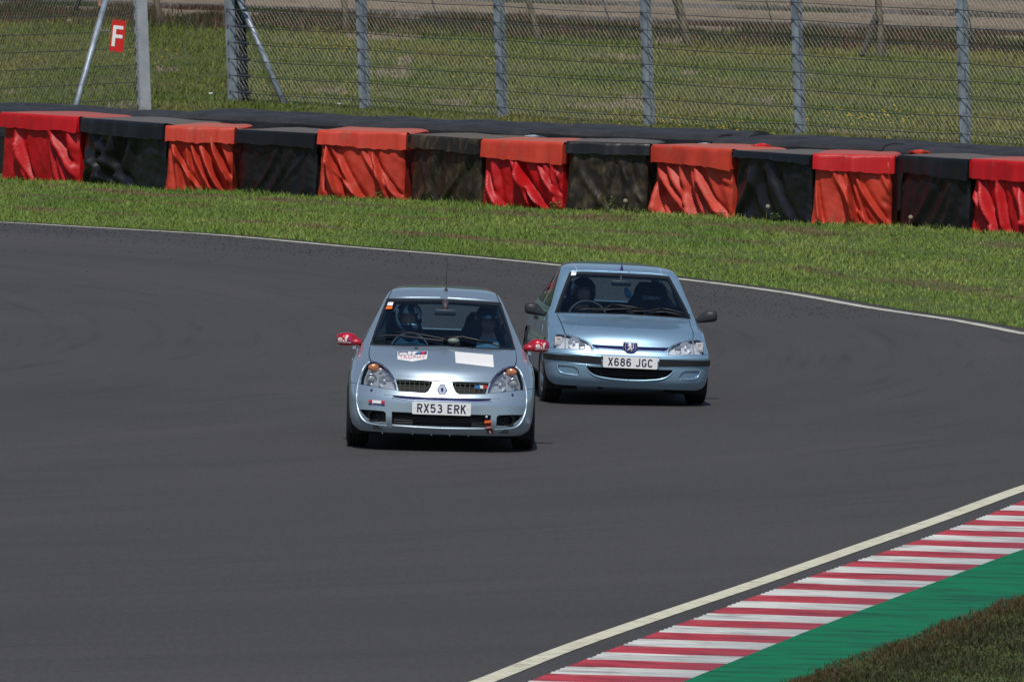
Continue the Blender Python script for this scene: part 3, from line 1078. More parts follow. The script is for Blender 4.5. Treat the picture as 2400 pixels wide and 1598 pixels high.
def block(i, a, b, H, cov, flap, fl, fr, amp, folds, bulge, label, seed, dark=False, wide=.0, step=0.0):
    """one stack of tyres wrapped in a tarpaulin; a,b = front bottom corners; fl, fr = flap drop at both ends"""
    rng = np.random.default_rng(seed)
    d = (b - a); L = d.length + wide; d.normalize()
    back = Vector((-d.y, d.x, 0))
    if back.y < 0: back = -back
    depth = .95
    ang = math.atan2(d.y, d.x)
    root = empty('barrier_block', a, ang, label=label, cat='barrier block', group='tarpaulin covered tyre blocks along the verge')
    # local frame: x along front, y back, z up
    nx, nz = 72, 46
    X = np.linspace(0, L, nx); Z = np.linspace(0, 1, nz)
    gx, gz = np.meshgrid(X, Z, indexing='ij')
    s = gx / L
    y = np.zeros_like(gx)
    for k in range(folds):
        c0 = rng.uniform(-.15, 1.0); cur = rng.uniform(.1, .55) * (1 if dark is False else rng.choice([-1, 1])); wd = rng.uniform(.018, .04) * (1.6 if dark else 1)
        ctr = c0 + cur * (1 - gz) ** 1.6
        a_ = amp * rng.uniform(.5, 1.3)
        fade = np.clip((1 - gz) * 2.2, 0.15, 1) * np.clip(gz * 6 + .5, 0, 1)
        prof = np.exp(-((s - ctr) / wd) ** 2)
        y -= a_ * prof * fade
        y += a_ * .55 * np.exp(-((s - ctr - wd * 2.0) / (wd * 1.2)) ** 2) * fade
    y *= np.clip(s / .07, 0, 1) * np.clip((1 - s) / .05, 0, 1)
    # short lateral creases where the cloth is gathered at the right-hand corner
    g2 = np.exp(-((s - .93) / .06) ** 2)
    y -= amp * .5 * g2 * (vnoise(gz * 14 + s * 9, s * 3 + seed, seed + 1) - .4) * np.clip(1.2 - gz, 0, 1)
    y += .02 * (vnoise(gx * 4, gz * 4 + seed, seed) - .5) + .014 * (vnoise(gx * 11, gz * 9, seed + 3) - .5) + .007 * (vnoise(gx * 23 + gz * 9, gz * 15, seed + 6) - .5)
    y -= bulge * np.sin(np.pi * np.clip(gz, 0, 1)) * np.sin(np.pi * s)
    y += .05 * np.exp(-s / .03) + .05 * np.exp(-(1 - s) / .03)
    zz = gz * H
    zz = np.where(gz < .03, .015 + .03 * vnoise(gx * 5, gx * 0 + seed, 5) - .03, zz)
    flare = (-.05 * (1 - gz) ** 3 * (s < .2) * (1 - s / .2))
    xx = gx + flare
    v = [(xx[i_, j], y[i_, j], zz[i_, j]) for i_ in range(nx) for j in range(nz)]
    f = [(i_ * nz + j, (i_ + 1) * nz + j, (i_ + 1) * nz + j + 1, i_ * nz + j + 1) for i_ in range(nx - 1) for j in range(nz - 1)]
    mb = MB(); mb.add(v, f)
    # sides and back of the wrap
    for x0 in (.0, L):
        col = 0 if x0 == 0 else nx - 1
        vs, fs = [], []
        for j in range(nz):
            for q in range(8):
                t = q / 7
                yy = y[col, j] * (1 - t) + depth * t + .015 * math.sin(j * .5 + q * 2) * (t * (1 - t) * 4)
                vs.append((xx[col, j] + (.012 * math.sin(q * 1.9 + j * .4)) * t * (1 - t) * 4, yy, zz[col, j]))
        for j in range(nz - 1):
            for q in range(7):
                fs.append((j * 8 + q, j * 8 + q + 1, (j + 1) * 8 + q + 1, (j + 1) * 8 + q))
        mb.add(vs, fs)
    mb.add([(0, depth, 0), (L, depth, 0), (L, depth, H), (0, depth, H)], [(1, 0, 3, 2)])
    mb.build('tarpaulin', cov, root, smooth=True)
    # top cover with a skirt
    nx2 = 48
    e = .035
    prof_rows = []
    for r_ in range(16):
        row = []
        for k in range(nx2 + 1):
            t = k / nx2; x = -e + (L + 2 * e) * t
            drop = fl + (fr - fl) * t
            wv = .02 * (vnoise(np.array([t * 7.0]), np.array([seed * 1.0]), seed)[0] - .5)
            nz_ = lambda fq, sd: vnoise(np.array([t * fq]), np.array([sd * 1.7]), sd)[0] - .5
            bump = .05 * nz_(6, seed) + .03 * nz_(15, seed + 2) + .012 * nz_(37, seed + 5)
            drop = max(.05, drop + .035 * nz_(4, seed + 9) + .02 * nz_(17, seed + 11))
            cr = .05 * math.sin(math.pi * t) * (.6 + .4 * math.sin(seed)) + .02 * nz_(8, seed + 4)
            ztop = H + .02 + step * (t - .5)
            rnd = .045
            corner = .05 * (math.exp(-t / .05) + math.exp(-(1 - t) / .05))
            if r_ <= 6:      # skirt from lower edge up
                q = r_ / 6
                z = ztop - drop * (1 - q) - rnd * q
                yv = -e - .022 * (1 - q) + bump * (1 - q * .5) - .01 + corner * .5
            elif r_ <= 9:    # rounded shoulder
                q = (r_ - 6) / 3 * math.pi / 2
                z = ztop - rnd + rnd * math.sin(q)
                yv = -e - .01 + rnd * (1 - math.cos(q)) + bump * .5 * (1 - math.sin(q)) + corner * .5
            else:            # flat top, slightly slack
                q = (r_ - 9) / 6
                yv = -e - .01 + rnd + (depth + e - rnd) * q
                z = ztop + cr * math.sin(math.pi * min(q * 1.1, 1)) * .6 + .02 * q + .006 * math.sin(t * 8 + q * 5 + seed) * q - .05 * (math.exp(-t / .04) + math.exp(-(1 - t) / .04)) * .6
            row.append((x, yv, z))
        prof_rows.append(row)
    v = [p for row in prof_rows for p in row]
    n_ = nx2 + 1
    f = [(r_ * n_ + k, r_ * n_ + k + 1, (r_ + 1) * n_ + k + 1, (r_ + 1) * n_ + k) for r_ in range(15) for k in range(nx2)]
    mb = MB(); mb.add(v, f)
    # end skirts
    for side in (0, nx2):
        x0 = -e if side == 0 else L + e
        drop = (fl if side == 0 else fr)
        zt = H + .0
        vs = []
        for q in range(7):
            yy = -e + (depth + e) * q / 6
            vs += [(x0 + .006 * math.sin(q * 2), yy, zt - drop * .9), (x0, yy, zt - .01)]
        mb.add(vs, [(2 * q, 2 * q + 2, 2 * q + 3, 2 * q + 1) for q in range(6)])
    mb.build('top_cover', flap, root, smooth=True)
    # loose hem eyelets
    return root


BL = [  # cover, flap, H, flap left, flap right, amp, folds, bulge, label
    (REDT, REDT, .93, .22, .24, .07, 9, .02, 'deep red tarpaulin block at the far left end of the row'),
    (BLACKT, BLACKT, .92, .20, .26, .06, 9, .0, 'glossy black block directly right of the leftmost red block'),
    (ORANGE, ORANGE, .89, .24, .24, .08, 13, .0, 'orange-red block with many diagonal folds, second red one from the left'),
    (BLACKT, BLACKT, .87, .20, .23, .035, 6, .0, 'dull black block between the second and third red blocks'),
    (ORANGE, ORANGE, .92, .22, .26, .08, 12, .03, 'orange-red block with a grey streak across its drape, third red one from the left'),
    (MUDDY, MUDDY, .90, .20, .22, .03, 5, .0, 'brown mud-stained black block in the middle left of the row'),
    (REDT, ORANGE, .90, .26, .32, .085, 10, .02, 'bright red block under a paler orange top flap in the middle of the row'),
    (MUDDY, BLACKT, .92, .17, .17, .035, 6, .0, 'scuffed black block with muddy smears, behind the tall dandelion clock'),
    (ORANGE, ORANGE, .91, .24, .30, .09, 13, .0, 'orange-red block with creased shiny right corner above the dandelions'),
    (BLACKT, BLACKT, .90, .10, .14, .045, 7, .0, 'matt black block with a folded top corner, fourth from the right end'),
    (ORANGE, REDT, .92, .22, .26, .09, 12, .0, 'orange-red block with a smooth bright red top, third from the right end'),
    (BLACKT, BLACKT, .93, .24, .30, .035, 6, .02, 'black block with a domed top, second from the right end'),
    (REDT, REDT, .94, .27, .30, .09, 9, .0, 'dark red block cut by the right edge of the picture'),
]
for i, (cov, flap, H, fl, fr, amp, folds, bulge, lab) in enumerate(BL):
    a, b = bar[i].copy(), bar[i + 1].copy()
    d = (b - a).normalized()
    a = a + d * .03; b = b - d * .08
    block(i, a, b, H, cov, flap, fl * .95, fr * .95, amp, folds, bulge, lab, 31 + i * 7, dark=cov in (BLACKT, MUDDY))

# the grey streak on the third red block
_r = bar[4]; _d = (bar[5] - bar[4]).normalized()


# ------------------------------------------------------------------ rubber-belted tyre wall behind the blocks
def tyre_wall():
    mb_m = mat('belt_rubber', (.017, .018, .022), .65, col2=(.035, .035, .04), vs=3, stretch=(1, 1, 3), bump=.4, bs=6)
    segs = [(-2, 5), (5, 9), (9, 12), (12, 16), (16, 20), (20, 26)]
    d = (bar[-1] - bar[0]).normalized(); back = Vector((-d.y, d.x, 0))
    if back.y < 0: back = -back
    total = 30.0
    xs = [(-3.2, 1.9, .93), (1.9, 5.2, .99), (5.2, 8.8, 1.0), (8.8, 12.2, 1.03), (12.2, 15.2, 1.01), (15.2, 20.5, 1.0)]
    names = ['far left length of black rubber-covered tyre wall', 'length of black tyre wall in front of the fence gap',
             'length of black tyre wall below the second and third steel posts', 'length of black tyre wall below the fourth steel post',
             'length of black tyre wall below the fifth steel post', 'length of black tyre wall at the right end']
    base = bar[0]
    for i, ((s0, s1, hh), nm) in enumerate(zip(xs, names)):
        o = base + d * s0 + back * 1.45
        root = empty('tyre_wall', o, math.atan2(d.y, d.x), label=nm, cat='tyre wall', group='rubber belted tyre wall behind the blocks')
        L = s1 - s0
        # overlapping belts laid over the tyres: each is a bowed slab following rounded shoulder
        core = MB(); core.box((L / 2, .62, hh * .46), (L - .02, 1.05, hh * .92)); core.build('tyre_core', M['tyre'], root)
        rng = np.random.default_rng(i + 3)
        for k in range(3):
            mb = MB(); rings = []; n = 60
            y1, y2 = ((.06, .62), (.40, .92), (.78, 1.18))[k]
            zk = hh + (.0, .022, .04)[k]
            ph = rng.uniform(0, 6)
            for q in range(n + 1):
                x = L * q / n + (.3 if k == 1 else 0) * (1 if q == n else 0)
                wv = .010 * math.sin(x * 1.7 + ph) + .006 * math.sin(x * 4.3 + ph * 2) + .012 * (vnoise(np.array([x * 2.5]), np.array([k * 3. + i]), 9)[0] - .5)
                wy = .04 * math.sin(x * 1.1 + ph) + .02 * math.sin(x * 3.1 + ph)
                sec = [Vector((x, y2, zk - .03)), Vector((x, y2, zk + wv - .002)), Vector((x, (y1 + y2) / 2, zk + .02 + wv)), Vector((x, y1 + .10 + wy, zk + .004 + wv)), Vector((x, y1 + .03 + wy, zk - .025 + wv)), Vector((x, y1 + wy, zk - .07 + wv * .5))]
                sec.append(Vector((x, y1 + .02 + wy * .5, zk - (.40 if k == 0 else .09))))
                rings.append(sec)
            mb.rings(rings)
            mb.build('rubber_belt', mb_m, root, smooth=False)


tyre_wall()

# loose tarpaulin scraps poking up between blocks and wall
def scrap(u, v, w_, h_, mt, label, D=None):
    i = int(np.searchsorted([p[0] for p in bar_px], u)) - 1
    D = float(np.interp(u, [p[0] for p in bar_px], by)) + 1.35
    p = ray(u, v, D)
    g = Vector((p.x, p.y, .85)); s = D / FPX
    mb = MB(); vs, fs = [], []
    n = 12
    for q in range(n + 1):
        t = q / n; x = (t - .5) * w_ * s
        top = h_ * s * (1 - abs(2 * t - 1) ** 1.4)
        for r_ in range(4):
            vs.append((x, -.06 * r_ / 3 + .03 * math.sin(t * 9 + r_), (p.z - .85) * 0 + (p.z - g.z - h_ * s / 2) * (r_ / 3) * .9 + top * (r_ / 3)))
    for q in range(n):
        for r_ in range(3): fs.append((q * 4 + r_, (q + 1) * 4 + r_, (q + 1) * 4 + r_ + 1, q * 4 + r_ + 1))
    mb.add(vs, fs)
    o = mb.build('tarpaulin_scrap', mt, smooth=True); o.location = g
    so = o.modifiers.new('thick', 'SOLIDIFY'); so.thickness = .004
    tag(o, label, 'tarpaulin')


scrap(1785, 340, 70, 12, REDT, 'bright red folded tarpaulin end poking up behind the block fourth from right')
scrap(2155, 351, 50, 5, ORANGE, 'orange tarpaulin corner showing behind the domed black block')
scrap(1248, 320, 90, 10, M['galv'], 'grey plastic sheet lying behind the middle red block')
scrap(1650, 338, 80, 9, M['galv'], 'pale plastic sheet lying behind the creased orange block')


# ------------------------------------------------------------------ dandelions and small plants by the blocks
def dandelion(u, v, hpx, label):
    p = G(u, v); s = p.y / FPX; h = hpx * s
    root = empty('dandelion', (p.x, p.y - .35, 0), label=label, cat='dandelion', group='dandelion clocks at the foot of the blocks')
    mb = MB(); mb.tube([(0, 0, 0), (-.01, 0, h * .5), (.01, 0, h)], .004, 5); mb.build('stem', mat('dandelion_stem', (.16, .17, .07), .7), root)
    mb = MB()
    for k in range(90):
        z = 1 - 2 * (k + .5) / 90; r = math.sqrt(1 - z * z); t = k * 2.39996
        q = Vector((r * math.cos(t), r * math.sin(t), z)) * .024 + Vector((.01, 0, h))
        mb.ell(q, (.006, .006, .006), 5, 3)
    mb.build('seed_head', mat('seed_down', (.36, .33, .26), .9), root)


dandelion(830, 462, 24, 'dandelion clock against the orange-red block with the grey streak')
dandelion(1463, 497, 28, 'tall dandelion clock against the scuffed muddy black block')
dandelion(1796, 520, 38, 'tallest dandelion clock against the matt black block')
dandelion(2130, 531, 24, 'small dandelion clock against the domed black block')


def weed_plant(u, v, hpx, label, seed):
    rng = random.Random(seed)
    p = G(u, v); s = p.y / FPX; h = hpx * s
    root = empty('weed_plant', (p.x, p.y - .3, 0), label=label, cat='plant', group='leafy weeds at the foot of the blocks')
    st, lf = MB(), MB()
    for k in range(7):
        a = rng.uniform(0, 6.28); l = h * rng.uniform(.5, 1)
        tip = Vector((math.cos(a) * l * .45, math.sin(a) * l * .3, l))
        st.tube([(0, 0, 0), tip * .5 + Vector((0, 0, .02)), tip], .003, 4)
        for q in range(9):
            c = tip * rng.uniform(.25, 1) + Vector((rng.gauss(0, .02), rng.gauss(0, .02), 0)); b = rng.uniform(0, 6.28); w_ = rng.uniform(.012, .028)
            e1 = Vector((math.cos(b), math.sin(b), rng.uniform(-.3, .6))).normalized() * w_ * 1.6; e2 = Vector((-math.sin(b), math.cos(b), rng.uniform(-.4, .4))) * w_ * .6
            lf.add([c, c + e1 * .5 + e2, c + e1, c + e1 * .5 - e2], [(0, 1, 2, 3)])
    st.build('stem', M['stem'], root); lf.build('leaves', M['leaf'], root)


M['stem'] = mat('weed_stem', (.09, .10, .035), .7)
M['leaf'] = mat('weed_leaf', (.10, .17, .035), .6, col2=(.06, .11, .02), vs=30)
weed_plant(1300, 494, 26, 'wispy weed in front of the bright red block', 1)
weed_plant(1425, 498, 40, 'leafy weed left of the tall dandelion clock', 2)
weed_plant(1492, 503, 16, 'low broad-leaved weed right of the tall dandelion clock', 3)
weed_plant(1812, 521, 30, 'bushy weed beside the tallest dandelion clock', 4)
weed_plant(1692, 510, 22, 'thin weed at the foot of the creased orange block', 5)
weed_plant(885, 468, 24, 'sprawling weed below the third red block', 6)
weed_plant(1918, 528, 14, 'low weed where the third orange block from the right begins', 7)
weed_plant(2190, 536, 14, 'low weed below the domed black block', 8)
weed_plant(575, 452, 10, 'low weed between the second red block and the dull black one', 9)
# ------------------------------------------------------------------ car bodies
from mathutils.bvhtree import BVHTree


def pchip(x, y):
    x = np.array(x, float); y = np.array(y, float)
    h = np.diff(x); dl = np.diff(y) / h
    m = np.zeros_like(x)
    for i in range(1, len(x) - 1):
        if dl[i - 1] * dl[i] > 0:
            w1 = 2 * h[i] + h[i - 1]; w2 = h[i] + 2 * h[i - 1]
            m[i] = (w1 + w2) / (w1 / dl[i - 1] + w2 / dl[i])
    m[0], m[-1] = dl[0], dl[-1]
    def f(q):
        q = np.clip(np.asarray(q, float), x[0], x[-1])
        i = np.clip(np.searchsorted(x, q, side='right') - 1, 0, len(x) - 2)
        t = (q - x[i]) / h[i]
        return (2 * t ** 3 - 3 * t ** 2 + 1) * y[i] + (t ** 3 - 2 * t ** 2 + t) * h[i] * m[i] + (-2 * t ** 3 + 3 * t ** 2) * y[i + 1] + (t ** 3 - t ** 2) * h[i] * m[i + 1]
    return f


def inpoly(px, py, poly):
    c = np.zeros(len(px), bool)
    n = len(poly); j = n - 1
    for i in range(n):
        xi, yi = poly[i]; xj, yj = poly[j]
        if yi != yj:
            k = ((yi > py) != (yj > py)) & (px < (xj - xi) * (py - yi) / (yj - yi) + xi)
            c ^= k
        j = i
    return c


class Car:
    def __init__(s, table, S, uc0, vc, v0, tilt, yaw_eff, D, root, body_tilt):
        t = np.array(table)
        s.h0, s.h1 = t[0, 0], t[-1, 0]
        s.xf, s.L, s.w, s.p, s.xr, s.Lr = [pchip(t[:, 0], t[:, k]) for k in range(1, 7)]
        s.S, s.uc0, s.vc, s.v0, s.tilt, s.ye, s.D = S, uc0, vc, v0, tilt, yaw_eff, D
        s.root = root
        s.T = Matrix.Translation((0, 0, .25)) @ Matrix.Rotation(body_tilt, 4, 'Y') @ Matrix.Translation((0, 0, -.25))

    def rtap(s, h):
        return .04 + s.taper * np.clip((np.asarray(h, float) - .80) / .4, 0, 1)

    taper = .06

    def P(s, T, h):
        T = np.asarray(T, float); h = np.asarray(h, float)
        xf, L, w, p, xr, Lr = s.xf(h), s.L(h), np.maximum(s.w(h), 0), s.p(h), s.xr(h), s.Lr(h)
        ph = np.clip(T, 0, 1) * np.pi / 2
        sn, cs = np.clip(np.sin(ph), 0, 1), np.clip(np.cos(ph), 0, 1)
        af = w * sn ** (2 / p); df = xf + L * (1 - cs ** (2 / p))
        t2 = np.clip(T - 1, 0, 1)
        ds = (xf + L) * (1 - t2) + (xr - Lr) * t2
        rt = s.rtap(h); tp = 1 - rt * t2 ** 1.6
        ph3 = np.clip(3 - T, 0, 1) * np.pi / 2
        sn3, cs3 = np.clip(np.sin(ph3), 0, 1), np.clip(np.cos(ph3), 0, 1)
        ar = w * (1 - rt) * sn3 ** (2 / p); dr = xr - Lr * (1 - cs3 ** (2 / p))
        a = np.where(T <= 1, af, np.where(T <= 2, w * tp, ar))
        d = np.where(T <= 1, df, np.where(T <= 2, ds, dr))
        return np.stack([a, d, h], -1)

    def N(s, T, h):
        T = np.asarray(T, float); h = np.asarray(h, float)
        eT, eh = .012, .004
        Ta, Tb = np.clip(T - eT, 0, 3), np.clip(T + eT, 0, 3)
        ha, hb = np.clip(h - eh, s.h0, s.h1), np.clip(h + eh, s.h0, s.h1)
        dT = s.P(Tb, h) - s.P(Ta, h); dh = s.P(T, hb) - s.P(T, ha)
        n = np.cross(dT, dh)
        l = np.linalg.norm(n, axis=-1, keepdims=True)
        n = np.where(l > 1e-12, n / np.maximum(l, 1e-12), np.array([0, 0, 1.]))
        n[..., 0] = np.where((T < 1e-4) | (T > 2.9999), 0, n[..., 0])
        return n / np.linalg.norm(n, axis=-1, keepdims=True)

    # front (a,h) -> T ; side (d,h) -> T ; rear (a,h) -> T
    def TF(s, a, h):
        r = np.clip(np.abs(a) / np.maximum(s.w(h), 1e-5), 0, 1)
        return np.arcsin(r ** (s.p(h) / 2)) / (np.pi / 2)

    def TS(s, d, h):
        xf, L, p, xr, Lr = s.xf(h), s.L(h), s.p(h), s.xr(h), s.Lr(h)
        e = xf + L; r = xr - Lr
        tf = np.arccos(np.clip(1 - (d - xf) / L, 0, 1) ** (p / 2)) / (np.pi / 2)
        tr = 3 - np.arccos(np.clip(1 - (xr - d) / Lr, 0, 1) ** (p / 2)) / (np.pi / 2)
        return np.where(d < e, tf, np.where(d > r, tr, 1 + (d - e) / (r - e)))

    def TR(s, a, h):
        r = np.clip(np.abs(a) / np.maximum(s.w(h) * (1 - s.rtap(h)), 1e-5), 0, 1)
        return 3 - np.arcsin(r ** (s.p(h) / 2)) / (np.pi / 2)

    def loc(s, u, v, d):
        """drawing coordinate at depth d -> local lateral, height"""
        k = 1 + d / s.D
        uc = s.uc0 + s.tilt * (s.vc - v)
        a = (u - uc) * k / s.S + d * math.sin(s.ye)
        h = (s.v0 - (v - (u - s.uc0) * s.tilt)) / s.S * k - d * 6.2 / s.D
        return a, h

    def surf(s, u, v):
        d = .3
        for _ in range(40):
            a, h = s.loc(u, v, d)
            h = min(max(h, s.h0), s.h1)
            w = max(float(s.w(h)), 1e-5); r = min(abs(a) / w, .9995); p = float(s.p(h))
            dn = float(s.xf(h)) + float(s.L(h)) * (1 - (1 - r ** p) ** (1 / p))
            d = .6 * d + .4 * dn
        return a, h

    def F(s, pts, step=18, closed=True):
        """front drawing polyline -> (T,h)"""
        out = []
        n = len(pts)
        for i in range(n if closed else n - 1):
            p, q = pts[i], pts[(i + 1) % n]
            k = max(1, int(math.hypot(q[0] - p[0], q[1] - p[1]) / step))
            for j in range(k):
                t = j / k
                a, h = s.surf(p[0] + (q[0] - p[0]) * t, p[1] + (q[1] - p[1]) * t)
                T = float(s.TF(a, h)) if a < 0 or s.side > 0 else 0.0
                out.append((T, h))
        if not closed:
            a, h = s.surf(*pts[-1]); out.append((float(s.TF(a, h)), h))
        return out

    side = -1

    def Sd(s, pts, step=.06):
        out = []; n = len(pts)
        for i in range(n):
            p, q = pts[i], pts[(i + 1) % n]
            k = max(1, int(math.hypot(q[0] - p[0], q[1] - p[1]) / step))
            for j in range(k):
                t = j / k; d = p[0] + (q[0] - p[0]) * t; h = min(max(p[1] + (q[1] - p[1]) * t, s.h0), s.h1)
                out.append((float(s.TS(d, h)), h))
        return out

    def Rr(s, pts, step=.06):
        out = []; n = len(pts)
        for i in range(n):
            p, q = pts[i], pts[(i + 1) % n]
            k = max(1, int(math.hypot(q[0] - p[0], q[1] - p[1]) / step))
            for j in range(k):
                t = j / k; a = p[0] + (q[0] - p[0]) * t; h = min(max(p[1] + (q[1] - p[1]) * t, s.h0), s.h1)
                out.append((float(s.TR(a, h)), h))
        return out

    def cut(s, feats, hrows, nT=(34, 40, 16)):
        """feats: list of (name, poly) in priority order"""
        V = []; E = []
        Ts = list(np.linspace(0, 1, nT[0] + 1)[:-1]) + list(np.linspace(1, 2, nT[1] + 1)[:-1]) + list(np.linspace(2, 3, nT[2] + 1))
        for h in hrows:
            for T in Ts: V.append((T, h))
        nr, nc = len(hrows), len(Ts)
        for i in list(range(nc - 1)):
            E.append((i, i + 1)); E.append(((nr - 1) * nc + i, (nr - 1) * nc + i + 1))
        for j in range(nr - 1):
            E.append((j * nc, (j + 1) * nc)); E.append((j * nc + nc - 1, (j + 1) * nc + nc - 1))
        for nm, poly in feats:
            b = len(V)
            V += [(min(max(t, 0), 3), min(max(h, s.h0), s.h1)) for t, h in poly]
            E += [(b + i, b + (i + 1) % len(poly)) for i in range(len(poly))]
        # scale T so that cells are roughly metric while triangulating
        vo, eo, fo, *_ = delaunay_2d_cdt([Vector((t, h)) for t, h in V], E, [], 0, 5e-5)
        UV = np.array([(v.x, v.y) for v in vo])
        tri = np.array([f for f in fo if len(f) == 3])
        A = UV[tri]
        ar = (A[:, 1, 0] - A[:, 0, 0]) * (A[:, 2, 1] - A[:, 0, 1]) - (A[:, 2, 0] - A[:, 0, 0]) * (A[:, 1, 1] - A[:, 0, 1])
        tri[ar < 0] = tri[ar < 0][:, ::-1]
        tri = tri[np.abs(ar) > 1e-10]
        c = UV[tri].mean(1)
        cls = np.array(['body'] * len(tri), dtype=object)
        for nm, poly in reversed(feats):
            k = inpoly(c[:, 0], c[:, 1], poly)
            cls[k] = nm
        s.UV, s.tri, s.cls = UV, tri, cls

    def emit(s, name, classes, mats, mode='mirror', off=0.0, gap=.0035, flange=.014, parent=None, smooth=True, label=None, tfilter=None, normal_flip=False):
        k = np.isin(s.cls, classes)
        if tfilter is not None: k &= tfilter(s.UV[s.tri].mean(1))
        tri = s.tri[k]
        if len(tri) == 0: print('EMPTY', name); return []
        used, inv = np.unique(tri, return_inverse=True)
        tri = inv.reshape(-1, 3); uv = s.UV[used]
        P = s.P(uv[:, 0], uv[:, 1]); N = s.N(uv[:, 0], uv[:, 1])
        cnt = {}
        for f in tri:
            for a, b in ((f[0], f[1]), (f[1], f[2]), (f[2], f[0])):
                cnt.setdefault((min(a, b), max(a, b)), []).append((a, b, f))
        mid = lambda i: uv[i, 0] < 1e-4 or uv[i, 0] > 2.9999 or uv[i, 1] > s.h1 - 1e-5
        bnd = []
        dirs = np.zeros_like(P)
        for (a, b), l in cnt.items():
            if len(l) == 1:
                if mid(a) and mid(b): continue
                i, j, f = l[0]
                kk = [q for q in f if q not in (i, j)][0]
                e = P[j] - P[i]; e /= max(np.linalg.norm(e), 1e-9)
                g = P[kk] - P[i]; g = g - e * g.dot(e); g /= max(np.linalg.norm(g), 1e-9)
                dirs[i] += g; dirs[j] += g; bnd.append((i, j))
        ln = np.linalg.norm(dirs, axis=1, keepdims=True)
        dirs = np.where(ln > 1e-6, dirs / np.maximum(ln, 1e-9), 0)
        for i in range(len(P)):
            if mid(i): dirs[i, 0] = 0
        P = P + dirs * gap + N * off
        verts = [tuple(p) for p in P]; norms = [tuple(n) for n in N]
        faces = [tuple(f) for f in tri]
        if flange:
            for i, j in bnd:
                b0 = len(verts)
                e = P[j] - P[i]; nn = np.cross(e, N[i]); nn /= max(np.linalg.norm(nn), 1e-9)
                verts += [tuple(P[i]), tuple(P[j]), tuple(P[j] - N[j] * flange), tuple(P[i] - N[i] * flange)]
                norms += [tuple(nn)] * 4
                faces.append((b0 + 1, b0, b0 + 3, b0 + 2))
        res = []
        mv = [(-a, b, c) for a, b, c in verts]; mn = [(-a, b, c) for a, b, c in norms]
        mf = [tuple(reversed(f)) for f in faces]
        sets = []
        if mode == 'mirror':
            b0 = len(verts)
            sets = [(verts + mv, faces + [tuple(b0 + q for q in f) for f in mf], norms + mn)]
        else:
            sets = [(mv, mf, mn), (verts, faces, norms)]
        for v_, f_, n_ in sets:
            o = mesh_obj(name, v_, f_, mats, None, smooth, n_)
            s.attach(o, parent)
            if label: o['label'] = label
            res.append(o)
        return res

    def attach(s, o, parent=None):
        if parent is None:
            o.parent = s.root; o.matrix_local = s.T
        else:
            o.parent = parent
        return o

    def pt(s, u, v, off=0.0):
        a, h = s.surf(u, v)
        T = float(s.TF(a, h)); p = s.P(T, h); n = s.N(np.array([T]), np.array([h]))[0]
        p = p + n * off
        return Vector((p[0] * (1 if a >= 0 else -1), p[1], p[2]))

    def bead(s, name, pts, r, mt, off=0.0, mirror=True, parent=None, n=8, smooth=True, step=14):
        def dens(pp):
            out = []
            for p, q in zip(pp, pp[1:]):
                k = max(1, int(math.hypot(q[0] - p[0], q[1] - p[1]) / step))
                for j in range(k): out.append((p[0] + (q[0] - p[0]) * j / k, p[1] + (q[1] - p[1]) * j / k, p[2] + (q[2] - p[2]) * j / k))
            out.append(pp[-1]); return out
        pp = [(p[0], p[1], (p[2] if len(p) > 2 else r)) for p in pts]
        sm = smoothline([Vector(p) for p in pp], 6) if len(pp) > 2 else [Vector(p) for p in pp]
        pp = dens([(q.x, q.y, q.z) for q in sm])
        loc_ = [s.pt(p[0], p[1], off) for p in pp]
        rr = [p[2] for p in pp]
        mb = MB(); mb.tube(loc_, rr, n)
        if mirror: mb.tube([Vector((-p.x, p.y, p.z)) for p in loc_], rr, n)
        o = mb.build(name, mt, smooth=smooth)
        return s.attach(o, parent)

    def decal(s, name, verts01, faces, corners, mt, off=.003, parent=None):
        """corners tl,tr,br,bl in drawing units; verts01 in 0..1 (x right, y down)"""
        tl, tr, br, bl = corners
        out = []
        for x, y in verts01:
            u = (tl[0] * (1 - x) + tr[0] * x) * (1 - y) + (bl[0] * (1 - x) + br[0] * x) * y
            v = (tl[1] * (1 - x) + tr[1] * x) * (1 - y) + (bl[1] * (1 - x) + br[1] * x) * y
            out.append(s.pt(u, v, off))
        o = mesh_obj(name, out, faces, mt)
        return s.attach(o, parent)

    def decal_quad(s, name, corners, mt, off=.003, parent=None, n=(8, 4)):
        v = [(i / n[0], j / n[1]) for i in range(n[0] + 1) for j in range(n[1] + 1)]
        f = [(i * (n[1] + 1) + j, i * (n[1] + 1) + j + 1, (i + 1) * (n[1] + 1) + j + 1, (i + 1) * (n[1] + 1) + j) for i in range(n[0]) for j in range(n[1])]
        return s.decal(name, v, f, corners, mt, off, parent)

    def decal_text(s, name, text, corners, mt, off=.005, parent=None, bold=.02, spacing=1.0):
        v, f = fit_text(text, 1, 1, bold, spacing)
        return s.decal(name, [(a + .5, .5 - b) for a, b in v], [tuple(q) for q in f], corners, mt, off, parent)


